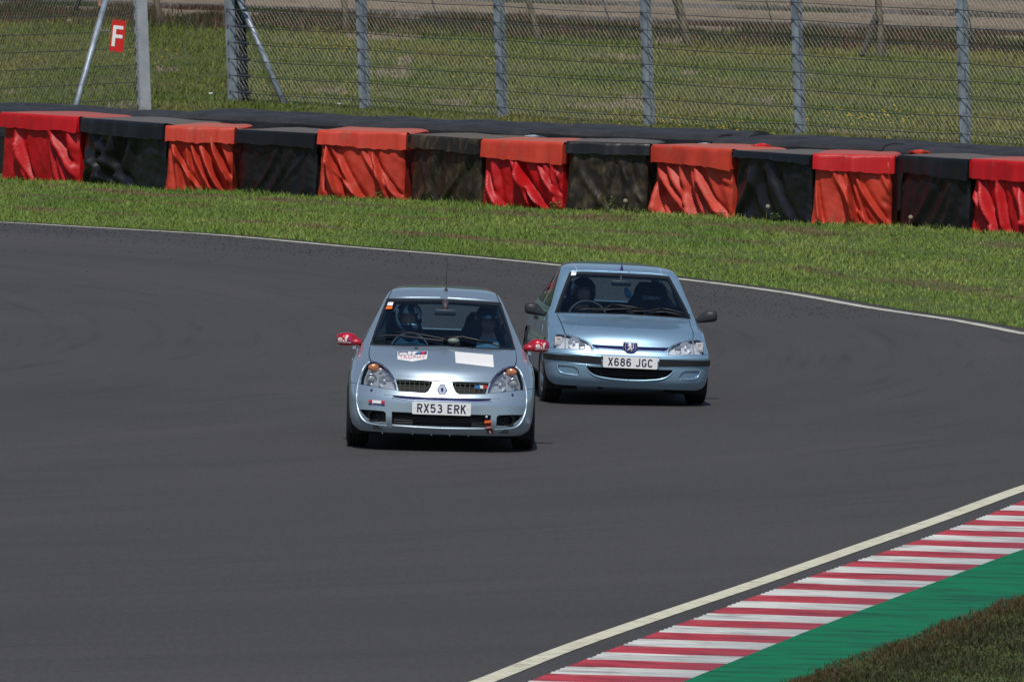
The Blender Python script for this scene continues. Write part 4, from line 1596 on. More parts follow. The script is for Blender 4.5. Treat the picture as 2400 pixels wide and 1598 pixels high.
def wheel(car, x, y, R, W, steer=0.0, name='wheel', inner=-1):
    """wheel with axle along x; x is the tyre centre"""
    sg = 1 if x > 0 else -1
    e = bpy.data.objects.new(name, None); COL.objects.link(e); e.parent = car.root
    e.location = (x, y, R); e.rotation_euler = (0, 0, steer); e.empty_display_size = .1
    mb = MB()
    w2 = W / 2
    prof = [(-w2 * .75, R * .66), (-w2 * .98, R * .72), (-w2 * 1.03, R * .82), (-w2 * .93, R * .93), (-w2 * .78, R * .985)]
    gr = []
    for g in (-.5, -.17, .17, .5):
        c = g * w2
        gr += [(c - .008, R), (c - .006, R - .008), (c + .006, R - .008), (c + .008, R)]
    prof += gr + [(w2 * .78, R * .985), (w2 * .93, R * .93), (w2 * 1.03, R * .82), (w2 * .98, R * .72), (w2 * .75, R * .66)]
    mb.lathe(prof, 48)
    t = mb.build('tyre', M['tyre'], e, smooth=True)
    mb = MB()
    so = sg * w2
    mb.lathe([(-w2 * .7, R * .66), (-w2 * .5, R * .60), (w2 * .5, R * .60), (w2 * .7, R * .67)], 40)
    mb.lathe([(so * .8, R * .67), (so * .92, R * .66), (so * .85, R * .60), (so * .5, R * .58)], 40)
    for k in range(5):
        a = 2 * math.pi * k / 5 + .3
        for da in (-.13, .13):
            c0 = Vector((so * .78, math.cos(a + da * 2) * .05, math.sin(a + da * 2) * .05))
            c1 = Vector((so * .72, math.cos(a + da) * R * .62, math.sin(a + da) * R * .62))
            mb.tube([c0, c1], [.018, .013], 6)
    mb.lathe([(so * .9, 0.001), (so * .9, .03), (so * .8, .05), (so * .5, .06)], 20)
    mb.build('rim', M['alloy'], e, smooth=True)
    mb = MB(); mb.lathe([(so * .3, .02), (so * .3, R * .48), (so * .15, R * .48), (so * .15, .02)], 32)
    mb.build('brake_disc', M['housing'], e)
    return e


def loft_rings(mb, secs, mi=0, n=20, pw=2.4):
    """secs: (x, ztop, zbot, ycentre, halfdepth): superellipse sections across x"""
    rings = []
    for x, zt, zb, yc, hd in secs:
        ring = []
        for k in range(n):
            t = 2 * math.pi * k / n
            c, s_ = math.cos(t), math.sin(t)
            ring.append(Vector((x, yc + hd * math.copysign(abs(c) ** (2 / pw), c), (zt + zb) / 2 + (zt - zb) / 2 * math.copysign(abs(s_) ** (2 / pw), s_))))
        rings.append(ring)
    mb.rings(rings, mi)


# ------------------------------------------------------------------ people
def skin_body(name, nodes, edges, mats, parent, region):
    me = bpy.data.meshes.new(name)
    me.from_pydata([n[0] for n in nodes], edges, [])
    o = bpy.data.objects.new(name, me); COL.objects.link(o)
    md = o.modifiers.new('skin', 'SKIN'); md.use_smooth_shade = True
    sk = me.skin_vertices[0].data
    for i, n in enumerate(nodes):
        sk[i].radius = n[1] if isinstance(n[1], tuple) else (n[1], n[1]); sk[i].use_root = (i == 0)
    sb = o.modifiers.new('sub', 'SUBSURF'); sb.levels = 2; sb.render_levels = 2
    dg = bpy.context.evaluated_depsgraph_get()
    m2 = bpy.data.meshes.new_from_object(o.evaluated_get(dg))
    bpy.data.objects.remove(o); bpy.data.meshes.remove(me)
    return m2


def head_mesh(mb, c, r=.098, pitch=0.0, mi=0):
    """head with brow, nose, mouth, chin and ears, looking towards -y"""
    R = Matrix.Rotation(pitch, 3, 'X')
    def f(p):
        q = p.copy()
        front = max(0, -p.y)
        if p.z < -.2: q.x *= 1 - .35 * (-.2 - p.z); 
        # nose
        q.y -= .22 * math.exp(-((p.x / .13) ** 2)) * math.exp(-(((p.z + .12) / .22) ** 2)) * front
        # eye sockets
        for sx in (-1, 1):
            q.y += .10 * math.exp(-(((p.x - sx * .36) / .18) ** 2)) * math.exp(-(((p.z - .05) / .12) ** 2)) * front
        # lips and chin
        q.y -= .06 * math.exp(-((p.x / .25) ** 2)) * math.exp(-(((p.z + .52) / .07) ** 2)) * front
        q.y -= .10 * math.exp(-((p.x / .25) ** 2)) * math.exp(-(((p.z + .82) / .12) ** 2)) * front
        # ears
        q.x += math.copysign(.14, p.x) * math.exp(-(((abs(p.x) - 1) / .12) ** 2)) * math.exp(-((p.z / .22) ** 2)) * (1 if abs(p.y) < .3 else 0)
        return R @ Vector((q.x * .8, q.y * .98, q.z * 1.22))
    mb.ell(c, (r, r, r), 36, 28, mi, f)


def seated(car, d, head, name_label, cloth, hands, helmet=None, look=0.0, shirt=None, skin=None):
    """person sitting facing -y. head=(x,z) centre; hands: list of two points"""
    hx, hz = head
    root = empty('person', (0, 0, 0), label=name_label, cat='person')
    root.parent = None
    C = Vector((hx, d, hz))
    sh = C + Vector((0, .06, -.24)); pel = Vector((hx, d + .12, hz - .72))
    nodes = [(pel, (.15, .12)), (pel.lerp(sh, .4), (.135, .105)), (pel.lerp(sh, .8), (.15, .10)), (sh + Vector((0, 0, .01)), (.085, .07)), (C + Vector((0, .03, -.12)), .055), (C + Vector((0, .015, -.03)), .06)]
    edges = [(0, 1), (1, 2), (2, 3), (3, 4), (4, 5)]
    for sx, hd in zip((-1, 1), hands):
        b = len(nodes)
        shp = sh + Vector((sx * .17, 0, -.03))
        hd = Vector(hd)
        mid_ = shp.lerp(hd, .5) + Vector((sx * .06, .03, -.13))
        wr = hd + (mid_ - hd).normalized() * .07
        nodes += [(shp, .065), (shp.lerp(mid_, .5), .052), (mid_, .045), (mid_.lerp(wr, .6), .04), (wr, .028), (hd, (.04, .022))]
        edges += [(3, b), (b, b + 1), (b + 1, b + 2), (b + 2, b + 3), (b + 3, b + 4), (b + 4, b + 5)]
        fw = (hd - wr).normalized()
        for q, (o_, l) in enumerate(((-.03, .055), (-.01, .065), (.01, .062), (.03, .048))):
            f0 = hd + Vector((o_ * .9, 0, .01)) + fw * .03
            f1 = f0 + fw * l * .5 + Vector((0, -.006, .006)); f2 = f1 + Vector((0, l * .15, -l * .5)) + fw * .01
            k = len(nodes)
            nodes += [(f0, .010), (f1, .009), (f2, .008)]
            edges += [(b + 5, k), (k, k + 1), (k + 1, k + 2)]
        k = len(nodes)
        nodes += [(hd + Vector((-sx * .035, 0, .015)), .012), (hd + Vector((-sx * .05, -.015, .03)), .010)]
        edges += [(b + 5, k), (k, k + 1)]
        # leg
        b = len(nodes)
        hip = pel + Vector((sx * .10, -.02, 0)); kn = hip + Vector((sx * .05, -.42, .12)); an = kn + Vector((0, -.30, -.26)); to = an + Vector((0, -.14, .06))
        nodes += [(hip, .085), (hip.lerp(kn, .5), .075), (kn, .058), (kn.lerp(an, .4), .052), (an, .038), (to, (.045, .03))]
        edges += [(0, b), (b, b + 1), (b + 1, b + 2), (b + 2, b + 3), (b + 3, b + 4), (b + 4, b + 5)]
    me = skin_body('body', nodes, edges, None, root, None)
    hands_c = [Vector(h) for h in hands]
    v = [p.co.copy() for p in me.vertices]
    fs = [tuple(p.vertices) for p in me.polygons]
    bpy.data.meshes.remove(me)
    mb = MB(); mb.add(v, fs, 0)
    head_mesh(mb, C, .098, look, 1)
    for i, f in enumerate(fs):
        c = sum((v[q] for q in f), Vector()) / len(f)
        if any((c - h).length < .085 for h in hands_c): mb.m[i] = 1
        elif c.z > hz - .16: mb.m[i] = 1
        elif shirt and abs(c.x - hx) < .10 and c.z > hz - .42 and c.z < hz - .17 and c.y < sh.y - .02: mb.m[i] = 2
    ob = mb.build('body', [cloth, skin or M['skin'], shirt or cloth], root, smooth=True)
    if helmet:
        R = Matrix.Rotation(look, 3, 'X')
        r = .135
        n1, n2 = 48, 30
        vs, fs = [], []
        for layer, rr in ((0, 1.0), (1, .86)):
            for i in range(n2 + 1):
                ph = math.pi * .86 * i / n2
                for j in range(n1):
                    t = 2 * math.pi * j / n1
                    p = Vector((math.sin(ph) * math.cos(t), math.sin(ph) * math.sin(t), math.cos(ph)))
                    q = Vector((p.x * .92, p.y * 1.08, p.z * 1.03))
                    if p.z < -.1 and p.y < 0: q.y -= .10 * (-.1 - p.z)
                    vs.append(C + Vector((0, .01, .02)) + R @ (q * r * rr))
        def hole(i, j):
            ph = math.pi * .86 * (i + .5) / n2; t = 2 * math.pi * (j + .5) / n1
            x, y, z = math.sin(ph) * math.cos(t), math.sin(ph) * math.sin(t), math.cos(ph)
            lo_ = -.42 if helmet == 'full' else -2
            return y < -.25 and lo_ < z < .32 and abs(x) < .74
        off_ = (n2 + 1) * n1
        for i in range(n2):
            for j in range(n1):
                k = (j + 1) % n1
                if hole(i, j): continue
                fs.append((i * n1 + j, (i + 1) * n1 + j, (i + 1) * n1 + k, i * n1 + k))
                fs.append((off_ + i * n1 + j, off_ + i * n1 + k, off_ + (i + 1) * n1 + k, off_ + (i + 1) * n1 + j))
                for (ii, jj, a_, b_) in ((i - 1, j, i * n1 + j, i * n1 + k), (i + 1, j, (i + 1) * n1 + k, (i + 1) * n1 + j), (i, (j - 1) % n1, (i + 1) * n1 + j, i * n1 + j), (i, k, i * n1 + k, (i + 1) * n1 + k)):
                    if 0 <= ii < n2 and hole(ii, jj):
                        fs.append((a_, b_, off_ + b_, off_ + a_))
        return root, ob, (vs, fs), C, R
    return root, ob, None, C, None
def place_person(root, car, pel):
    root.matrix_world = car.root.matrix_basis @ car.T @ Matrix.Translation(pel)
    for c in root.children: c.matrix_local = Matrix.Translation(-Vector(pel))


def arch(dc, hc, r, car, n=40):
    out = []
    for k in range(n + 1):
        a = math.pi * 1.35 * k / n - math.pi * .175
        d, h = dc - r * math.cos(a), hc + r * math.sin(a)
        out.append((d, max(h, car.h0)))
    pts = [(d, h) for d, h in out]
    return [(float(car.TS(d, h)), h) for d, h in pts]


def window_polys(car, hb, ht, d_b, rear_b, inset=.03, fr=.86):
    """two side panes from the pillar to the rear, with seals around"""
    def front(h): return float(car.TS(float(car.xf(h)) + float(car.L(h)) * fr, h))
    def T(d, h): return float(car.TS(d, h))
    hs = np.linspace(hb, ht, 9)
    def pane(f0, f1, i):
        h_ = np.linspace(hb + i, ht - i, 9)
        L = [(f0(h), h) for h in h_]; R = [(f1(h), h) for h in h_]
        top = [(L[-1][0] + (R[-1][0] - L[-1][0]) * k / 8, ht - i) for k in range(1, 8)]
        bot = [(R[0][0] + (L[0][0] - R[0][0]) * k / 8, hb + i) for k in range(1, 8)]
        return L + top + R[::-1] + bot
    r0 = lambda h: T(d_b, h)
    rr = lambda h: T(float(car.xr(h)) - float(car.Lr(h)) * rear_b, h)
    e = inset
    s1 = pane(front, lambda h: T(d_b - .03, h), 0)
    g1 = pane(lambda h: front(h) + e * 1.6, lambda h: T(d_b - .03 - e, h), e)
    s2 = pane(lambda h: T(d_b + .04, h), rr, 0)
    g2 = pane(lambda h: T(d_b + .04 + e, h), lambda h: rr(h) - e * .8, e)
    return [('side_glass', g1), ('quarter_glass', g2), ('side_seal', s1), ('side_seal', s2)]


def interior(car, wb, belt, seat_x, seat_d, dash_d, width, floor=.22):
    """dashboard, seats, floor and rear bench as parts of the car"""
    mb = MB()
    rings = []
    for x in np.linspace(-width / 2, width / 2, 15):
        q = abs(x) / (width / 2)
        y0 = dash_d + .16 * q ** 2
        rings.append([Vector((x, y0 - .10, belt - .10)), Vector((x, y0 + .05, belt - .07)), Vector((x, y0 + .22, belt - .06 - .01 * q)), Vector((x, y0 + .32, belt - .10)), Vector((x, y0 + .36, belt - .22)), Vector((x, y0 + .30, belt - .45)), Vector((x, y0 - .10, belt - .45))])
    mb.rings(rings)
    # instrument binnacle
    mb.ell((-abs(seat_x), dash_d + .27, belt - .075), (.17, .12, .05), 18, 10)
    car.attach(mb.build('dashboard', M['cabin'], smooth=True))
    mb = MB(); mb.box((0, 2.1, floor), (width, 2.9, .05)); car.attach(mb.build('floor_pan', M['dark']))
    mb = MB()
    mb.box((0, seat_d + 1.02, floor + .32), (width * .9, .5, .16)); mb.box((0, seat_d + 1.22, belt - .30), (width * .9, .14, .42), Matrix.Rotation(-.2, 3, 'X'))
    car.attach(mb.build('rear_bench', M['seatcloth']))


def seat(car, x, d, top, bucket=False, mt=None):
    mb = MB()
    # backrest as lofted sections going up
    secs = []
    H0, H1 = .42, top
    w_ = .25
    prof = [(0, .24, .07), (.25, .26, .075), (.5, .25, .07), (.68, .24, .06), (.76, .20 if bucket else .12, .055), (.82, .17 if bucket else .13, .05), (.93, .15, .05), (1, .11, .03)]
    rings = []
    for q, hw, ht_ in prof:
        z = H0 + (H1 - H0) * q; yc = d + .10 + .20 * q
        ring = []
        for k in range(16):
            t = 2 * math.pi * k / 16; c, s_ = math.cos(t), math.sin(t)
            wing = -.07 if (bucket and abs(c) > .7) else -.02 * (abs(c) > .7)
            ring.append(Vector((x + hw * math.copysign(abs(c) ** .7, c), yc + wing + ht_ * math.copysign(abs(s_) ** .8, s_), z)))
        rings.append(ring)
    mb.rings(rings)
    mb.box((x, d - .12, .40), (.48, .50, .14))
    return car.attach(mb.build('seat', mt or M['seatcloth'], smooth=True))


def steering(car, x, d, z, r=.18, ang=.45):
    mb = MB(); R = Matrix.Rotation(-ang, 3, 'X')
    pts = [R @ Vector((r * math.cos(t), 0, r * math.sin(t))) + Vector((x, d, z)) for t in [2 * math.pi * k / 32 for k in range(33)]]
    mb.tube(pts, .016, 8)
    for t in (0, math.pi, -math.pi / 2):
        mb.tube([Vector((x, d - .02, z)), R @ Vector((r * math.cos(t), 0, r * math.sin(t))) + Vector((x, d, z))], .014, 6)
    mb.ell((x, d - .02, z), (.06, .03, .05), 14, 8)
    mb.tube([Vector((x, d, z)), Vector((x, d - .35, z - .15))], .03, 8)
    return car.attach(mb.build('steering_wheel', M['black_plastic'], smooth=True))


def lamp_inner(car, pts_bowls, parent, side):
    """bowls: (u, v, radius m, depth inset, kind)"""
    for (u, v, r, inset, kind) in pts_bowls:
        p = car.pt(u, v, 0)
        if side > 0: p.x = -p.x
        p = p + Vector((0, inset, 0))
        mb = MB()
        if kind == 'bowl':
            mb.lathe([(0, r), (.01, r * .98), (.03, r * .86), (.045, r * .6), (.05, .002)], 28, 'y', p)
            o = mb.build('reflector', M['reflector'], smooth=True)
        elif kind == 'lens':
            mb.lathe([(-.004, r), (-.008, r * .92), (-.003, r * .86), (.02, r * .8)], 28, 'y', p)
            o = mb.build('lamp_bezel', M['chrome'], smooth=True)
            mb2 = MB(); mb2.lathe([(.01, r * .82), (-.005, r * .6), (-.014, r * .3), (-.016, .001)], 24, 'y', p)
            o2 = mb2.build('projector_lens', mat('projector', (.25, .27, .3), .06, 0, coat=1) if 'projector' not in M else M['projector'], smooth=True)
            o2.parent = parent
        elif kind == 'bulb':
            mb.ell(p, (r, r, r), 12, 8); o = mb.build('bulb', M['white_lamp'], smooth=True)
        elif kind == 'amber':
            mb.ell(p, (r * 1.5, .02, r), 16, 8); o = mb.build('indicator', M['orange'], smooth=True)
        elif kind == 'clear':
            mb.box(p, (r * 1.7, .02, r * 2.1)); mb.box(p + Vector((0, -.012, -r * .25)), (r * 1.3, .01, r * 1.0)); mb.ell(p + Vector((0, -.012, r * .62)), (r * .4, .008, r * .2), 10, 6, 1); o = mb.build('indicator', [M['white_lamp'], M['pale_amber']])
        o.parent = parent


GLY = {}
def _arc(cx, cy, rx, ry, a0, a1, n=8):
    return [(cx + rx * math.cos(rad(a0 + (a1 - a0) * k / n)), cy + ry * math.sin(rad(a0 + (a1 - a0) * k / n))) for k in range(n + 1)]
# strokes on a 0..50 x 0..79 cell, stroke centres inset by 7
GLY['R'] = [[(7, 0), (7, 72), (30, 72)] + _arc(30, 56, 13, 16, 90, -90)[1:] + [(7, 40)], [(24, 40), (43, 0)]]
GLY['X'] = [[(6, 0), (44, 79)], [(6, 79), (44, 0)]]
GLY['5'] = [[(42, 72), (9, 72), (8, 44), (24, 47)] + _arc(24, 27, 19, 20, 90, -90)[1:] + _arc(24, 26, 17, 19, -90, -160, 4)[1:]]
GLY['3'] = [_arc(23, 56, 16, 16, 150, -60, 8) + [(20, 41)], [(20, 41)] + _arc(24, 25, 19, 18, 80, -150, 9)]
GLY['E'] = [[(43, 72), (7, 72), (7, 7), (43, 7)], [(7, 41), (38, 41)]]
GLY['K'] = [[(7, 0), (7, 79)], [(43, 79), (9, 36)], [(20, 48), (44, 0)]]
GLY['6'] = [_arc(25, 54, 18, 18, 20, 180, 8) + [(7, 26)] + _arc(25, 26, 18, 19, 180, 540, 16)[1:]]
GLY['8'] = [_arc(25, 57, 15.5, 15, 270, 630, 16), _arc(25, 25, 18, 18, 90, 450, 16)]
GLY['J'] = [[(40, 79), (40, 26)] + _arc(23, 24, 17, 17, 0, -165, 8)]
GLY['G'] = [_arc(25, 54, 18, 18, 20, 180, 8) + [(7, 25)] + _arc(25, 25, 18, 18, 180, 360, 8)[1:] + [(43, 35), (28, 35)]]
GLY['C'] = [_arc(25, 54, 18, 18, 20, 180, 8) + [(7, 25)] + _arc(25, 25, 18, 18, 180, 340, 8)[1:]]


def glyph(ch, w=13.0):
    """flat ribbons for one character: list of (verts, faces)"""
    out = []
    for st in GLY[ch]:
        n = len(st); v = []; f = []
        for i, p in enumerate(st):
            a = st[max(i - 1, 0)]; b = st[min(i + 1, n - 1)]
            if math.dist(st[0], st[-1]) < .01 and i in (0, n - 1): a, b = st[-2], st[1]
            d1 = Vector((p[0] - a[0], p[1] - a[1])); d2 = Vector((b[0] - p[0], b[1] - p[1]))
            if d1.length < 1e-6: d1 = d2
            if d2.length < 1e-6: d2 = d1
            d1.normalize(); d2.normalize(); t = (d1 + d2)
            t = t.normalized() if t.length > .01 else d1
            nn = Vector((-t.y, t.x)); k = w / 2 / max(.5, nn.dot(Vector((-d1.y, d1.x))))
            v += [(p[0] + nn.x * k, p[1] + nn.y * k), (p[0] - nn.x * k, p[1] - nn.y * k)]
        for i in range(n - 1): f.append((2 * i, 2 * i + 1, 2 * i + 3, 2 * i + 2))
        out.append((v, f))
    return out


def plate(car, u, v, text, off=.012, tw=.434, pw=.52, tilt=0.0):
    p = car.pt(u, v, 0)
    a, h = car.loc(u, v, p.y - off)
    c = Vector((0, p.y - off, h))
    R = Matrix.Rotation(-.06, 3, 'X')
    mb = MB()
    rings = []
    hw, hh, rc = pw / 2, .0555, .012
    for y in (.006, 0, -.002):
        k = 1 if y > -.001 else .985
        ring = []
        for cx, cz, a0 in ((hw - rc, hh - rc, 0), (-hw + rc, hh - rc, 90), (-hw + rc, -hh + rc, 180), (hw - rc, -hh + rc, 270)):
            for q in range(5):
                t = rad(a0 + q * 22.5)
                ring.append(R @ Vector(((cx + rc * math.cos(t)) * k, y, (cz + rc * math.sin(t)) * k)) + c)
        rings.append(ring)
    mb.rings(rings)
    o = car.attach(mb.build('number_plate', M['plate']))
    adv = 61.0; tot = sum(33 if ch == ' ' else adv for ch in text) - 11
    x = -tot / 2; sc = tw / tot
    for ch in text:
        if ch != ' ':
            vs, fs = [], []
            for q, (gv, gf) in enumerate(glyph(ch)):
                b0 = len(vs)
                vs += [R @ Vector(((x + a_) * sc, -.0035 - .0003 * q, (b_ - 39.5) * .001)) + c for a_, b_ in gv]
                fs += [tuple(b0 + k for k in g) for g in gf]
            car.attach(mesh_obj('plate_character', vs, fs, M['plate_text']), o)
            x += adv
        else: x += 33
    mb = MB()
    for sx in (-1, 1):
        mb.lathe([(-.004, .001), (-.004, .004), (0, .005)], 10, 'y', R @ Vector((sx * (pw / 2 - .025), -.0005, 0)) + c)
    car.attach(mb.build('plate_screw', M['emblem_grey']), o)
    return o


def text_on(bvh, text, c, wid, hei, mt, name, parent, bold=.03, y0=-1.0, shear=0.0):
    v, f = fit_text(text, wid, hei, bold)
    out = []
    for a, b in v:
        x, z = c[0] + a + b * shear, c[1] + b
        hit = bvh.ray_cast(Vector((x, y0, z)), Vector((0, 1, 0)))
        y = hit[0].y if hit[0] else c[2]
        out.append((x, y - .002, z))
    o = mesh_obj(name, out, f, mt); o.parent = parent
    return o


# =================================================================== silver-blue hatchback in front
def hatch_a():
    root = empty('car', G(1032.3, 1060), .012, label='silver-blue hatchback with red door mirrors and bonnet stickers, leading the two cars', cat='car')
    tab = [  # h, xf, L, w, p, xr, Lr
        (.155, .07, .45, .735, 3.0, 3.70, .3), (.20, .03, .50, .785, 2.9, 3.74, .3), (.30, .0, .55, .812, 2.8, 3.79, .3), (.42, .0, .60, .822, 2.7, 3.81, .3),
        (.465, .008, .61, .824, 2.65, 3.81, .3), (.50, .026, .62, .825, 2.6, 3.81, .3), (.57, .068, .65, .825, 2.5, 3.80, .3), (.627, .104, .70, .822, 2.4, 3.79, .3), (.67, .134, .75, .818, 2.3, 3.78, .3), (.71, .168, .77, .81, 2.3, 3.77, .3),
        (.745, .222, .78, .797, 2.3, 3.76, .3), (.78, .325, .75, .78, 2.35, 3.74, .3), (.82, .515, .68, .757, 2.4, 3.72, .3), (.86, .745, .55, .732, 2.6, 3.70, .3), (.90, 1.0, .38, .705, 2.9, 3.67, .3),
        (.96, 1.12, .33, .675, 3.1, 3.62, .3), (1.09, 1.385, .29, .610, 3.2, 3.50, .28), (1.20, 1.61, .26, .558, 3.2, 3.38, .26), (1.27, 1.76, .24, .522, 3.1, 3.28, .26),
        (1.30, 1.88, .24, .500, 3.0, 3.22, .26), (1.33, 2.02, .24, .455, 2.8, 3.12, .26), (1.345, 2.13, .25, .38, 2.5, 3.02, .26), (1.353, 2.24, .2, .23, 2.2, 2.9, .2), (1.356, 2.36, .1, .0, 2.0, 2.7, .1)]
    car = Car(tab, 944., 912., 1132., 1497., .035, .007, 113.1, root, .8 * math.pi / 180)
    PA = M['paint_a']
    F = car.F
    head = [(318, 738), (360, 745), (410, 766), (455, 805), (490, 850), (512, 890), (530, 935), (537, 975), (460, 965), (380, 951), (300, 937), (232, 925), (240, 865), (262, 800), (288, 758)]
    grille = [(533, 893), (640, 898), (740, 902), (836, 906), (822, 950), (800, 985), (776, 1000), (700, 994), (620, 988), (556, 982)]
    slot = [(500, 1021), (620, 1031), (780, 1039), (915, 1043), (940, 1043), (940, 1066), (915, 1066), (780, 1061), (620, 1053), (530, 1043)]
    slotend = [(432, 1017), (498, 1023), (528, 1041), (500, 1038)]
    intake = [(498, 1158), (660, 1166), (915, 1178), (940, 1178), (940, 1291), (915, 1290), (700, 1280), (498, 1268)]
    fog = [(226, 1138), (330, 1144), (430, 1154), (447, 1170), (445, 1248), (380, 1248), (325, 1240), (282, 1216), (250, 1182)]
    bonnet = [(318, 600), (306, 650), (306, 700), (320, 736), (362, 742), (413, 762), (459, 802), (495, 848), (516, 888), (700, 898), (915, 904), (945, 904), (945, 600), (945, 618), (930, 618), (600, 616)]
    bonnet = [(318, 608), (307, 650), (308, 700), (320, 735), (362, 742), (413, 762), (459, 802), (495, 848), (516, 887), (700, 898), (915, 904), (950, 904), (950, 619), (930, 619), (600, 618)]
    screen_o = [(316, 602), (356, 480), (405, 345), (457, 214), (600, 214), (780, 216), (950, 218), (955, 612), (930, 612), (600, 612)]
    screen_g = [(336, 584), (376, 470), (424, 345), (476, 240), (600, 238), (780, 238), (950, 240), (955, 600), (930, 600), (600, 600)]
    bumper = [(100, 902), (232, 927), (300, 939), (380, 953), (460, 967), (540, 978), (556, 985), (700, 997), (776, 1003), (802, 988), (824, 950), (838, 906), (915, 906), (960, 906), (960, 1420), (100, 1420)]
    front_d = lambda h: None
    arch_f = arch(.80, .275, .335, car); arch_r = arch(3.27, .275, .335, car)
    door = [(1.22, .26), (2.42, .26), (2.44, .60), (2.42, .905), (1.6, .905), (1.3, .88), (1.2, .6)]
    win = window_polys(car, .935, 1.262, 2.42, .55, .02)
    rearwin = [(0, .93), (.52, .93), (.46, 1.10), (.40, 1.24), (0, 1.25)]
    rearlamp = [(.60, .62), (.80, .62), (.80, .9), (.60, .9)]
    roof = []
    for h in np.linspace(1.275, 1.31, 4): roof.append((float(car.TS(car.xf(h) + car.L(h) * .8, h)), h))
    feats = [('headlight', F(head)), ('grille', F(grille)), ('slot', F(slot)), ('intake', F(intake)), ('fog', F(fog)),
             ('windscreen', F(screen_g)), ('screen_seal', F(screen_o)),
             ('bonnet', F(bonnet)), ('arch', arch_f), ('arch', arch_r)] + win + [
             ('rear_glass', car.Rr(rearwin)), ('rear_lamp', car.Rr(rearlamp)),
             ('bumper', [(t, h) for t, h in F(bumper) if True]), ('door', car.Sd(door))]
    hr = sorted(set([round(x, 4) for x in list(np.arange(.155, 1.30, .026)) + [.165, .18, 1.30, 1.31, 1.32, 1.33, 1.336, 1.342, 1.347, 1.351, 1.354, 1.3555, 1.356]]))
    car.cut(feats, hr, (40, 40, 14))
    car.emit('body_shell', ['body', 'rear_corner'], PA, gap=.002)
    car.emit('bonnet', ['bonnet'], PA, gap=.006)
    bump = car.emit('front_bumper', ['bumper'], PA, gap=.002, flange=.03)[0]
    car.emit('door', ['door'], PA, 'pair', gap=.003)
    car.emit('windscreen', ['windscreen'], M['glass'], off=-.004, gap=-.004, flange=0)
    car.emit('windscreen_seal', ['screen_seal'], M['black_plastic'], off=-.003, gap=0)
    car.emit('side_window', ['side_glass'], M['side_glass'], 'pair', off=-.004, gap=-.004, flange=0)
    car.emit('quarter_window', ['quarter_glass'], M['side_glass'], 'pair', off=-.004, gap=-.004, flange=0)
    car.emit('window_seal', ['side_seal'], M['black_plastic'], 'pair', off=-.003, gap=0)
    car.emit('rear_window', ['rear_glass'], M['side_glass'], off=-.004, flange=0)
    car.emit('tail_lamp', ['rear_lamp'], M['red'], 'pair')
    car.emit('lower_grille', ['intake'], M['dark'], off=-.07, flange=0, gap=-.02)
    car.emit('slot_grille', ['slot'], M['emblem_navy'], off=-.015, flange=0, gap=-.01)
    fg = car.emit('side_intake', ['fog'], M['dark'], 'pair', off=-.05, flange=0, gap=-.02)
    gr = car.emit('grille', ['grille'], M['dark'], 'pair', off=-.05, flange=0, gap=-.02)
    nog = lambda c: ~((c[:, 1] < .62) & (c[:, 0] > .72) & (c[:, 0] < 1.5)) & ~((c[:, 1] < .62) & (c[:, 0] > 1.8) & (c[:, 0] < 2.6))
    car.emit('inner_shell', ['body', 'bumper', 'bonnet', 'door', 'grille', 'slot', 'fog', 'intake', 'headlight', 'screen_seal', 'side_seal'], M['dark'], off=-.10, gap=0, flange=0, tfilter=lambda c: (c[:, 1] < .88) & nog(c))
    car.emit('headlining', ['body', 'screen_seal', 'side_seal'], M['cabin'], off=-.028, gap=-.004, flange=0, tfilter=lambda c: c[:, 1] > .885)
    # wheel wells
    for yc in (.80, 3.27):
        mb = MB()
        for sx in (-1, 1):
            rings = []
            for x in (.50, .80):
                rings.append([Vector((sx * x, yc - .345 * math.cos(a), max(.275 + .345 * math.sin(a), .0))) for a in [math.pi * 1.3 * k / 24 - math.pi * .15 for k in range(25)]])
            mb.rings(rings, closed=False, cap=False)
            mb.add([r_ for r_ in rings[0]], [tuple(range(25))])
        car.attach(mb.build('wheel_well', M['dark']))
    mb = MB(); mb.box((0, 1.95, .19), (1.36, 3.3, .05)); mb.box((0, .5, .2), (1.2, .8, .04)); car.attach(mb.build('underbody', M['dark']))
    for sx in (-1, 1):
        wheel(car, sx * .735, .80, .292, .195); wheel(car, sx * .725, 3.27, .292, .195)
    # headlights
    lens = car.emit('headlight', ['headlight'], M['lens'], 'pair', gap=.002, flange=.01)
    bowl = car.emit('lamp_bowl', ['headlight'], M['housing'], 'pair', off=-.05, gap=-.004, flange=0)
    for i, (l, b_) in enumerate(zip(lens, bowl)):
        b_.parent = l; b_.matrix_local = Matrix.Identity(4)
        lamp_inner(car, [(328, 888, .050, .035, 'lens'), (438, 908, .055, .025, 'bowl'), (436, 900, .014, .03, 'bulb'), (348, 790, .034, .03, 'amber'), (405, 808, .016, .025, 'bulb')], l, 1 if i else -1)
    car.bead('headlight_surround', [(322, 742, .003), (362, 749, .003), (408, 770, .003), (452, 808, .003), (487, 852, .003), (509, 892, .003), (526, 935, .003), (533, 970, .003)], .004, M['emblem_navy'], off=.0)
    # egg-crate grille bars
    mb = MB()
    for k in range(7):
        u = 566 + k * 40.5
        vb = 983 + (u - 556) * .075 if u < 776 else 1000 - (u - 776) * .9
        mb.tube([car.pt(u, 899 + (u - 540) * .03, -.010), car.pt(u, vb - 4, -.010)], .0034, 4, mi=1)
    for fr_ in (.04, .34, .66, .96):
        u1 = 832 - 52 * fr_ ** 1.3
        mb.tube([car.pt(u, 895 + (u - 533) * .04 + fr_ * (86 + (u - 556) * .02), -.016) for u in np.linspace(542, u1, 9)], .0034, 4)
    n0 = len(mb.v); f0 = list(mb.f)
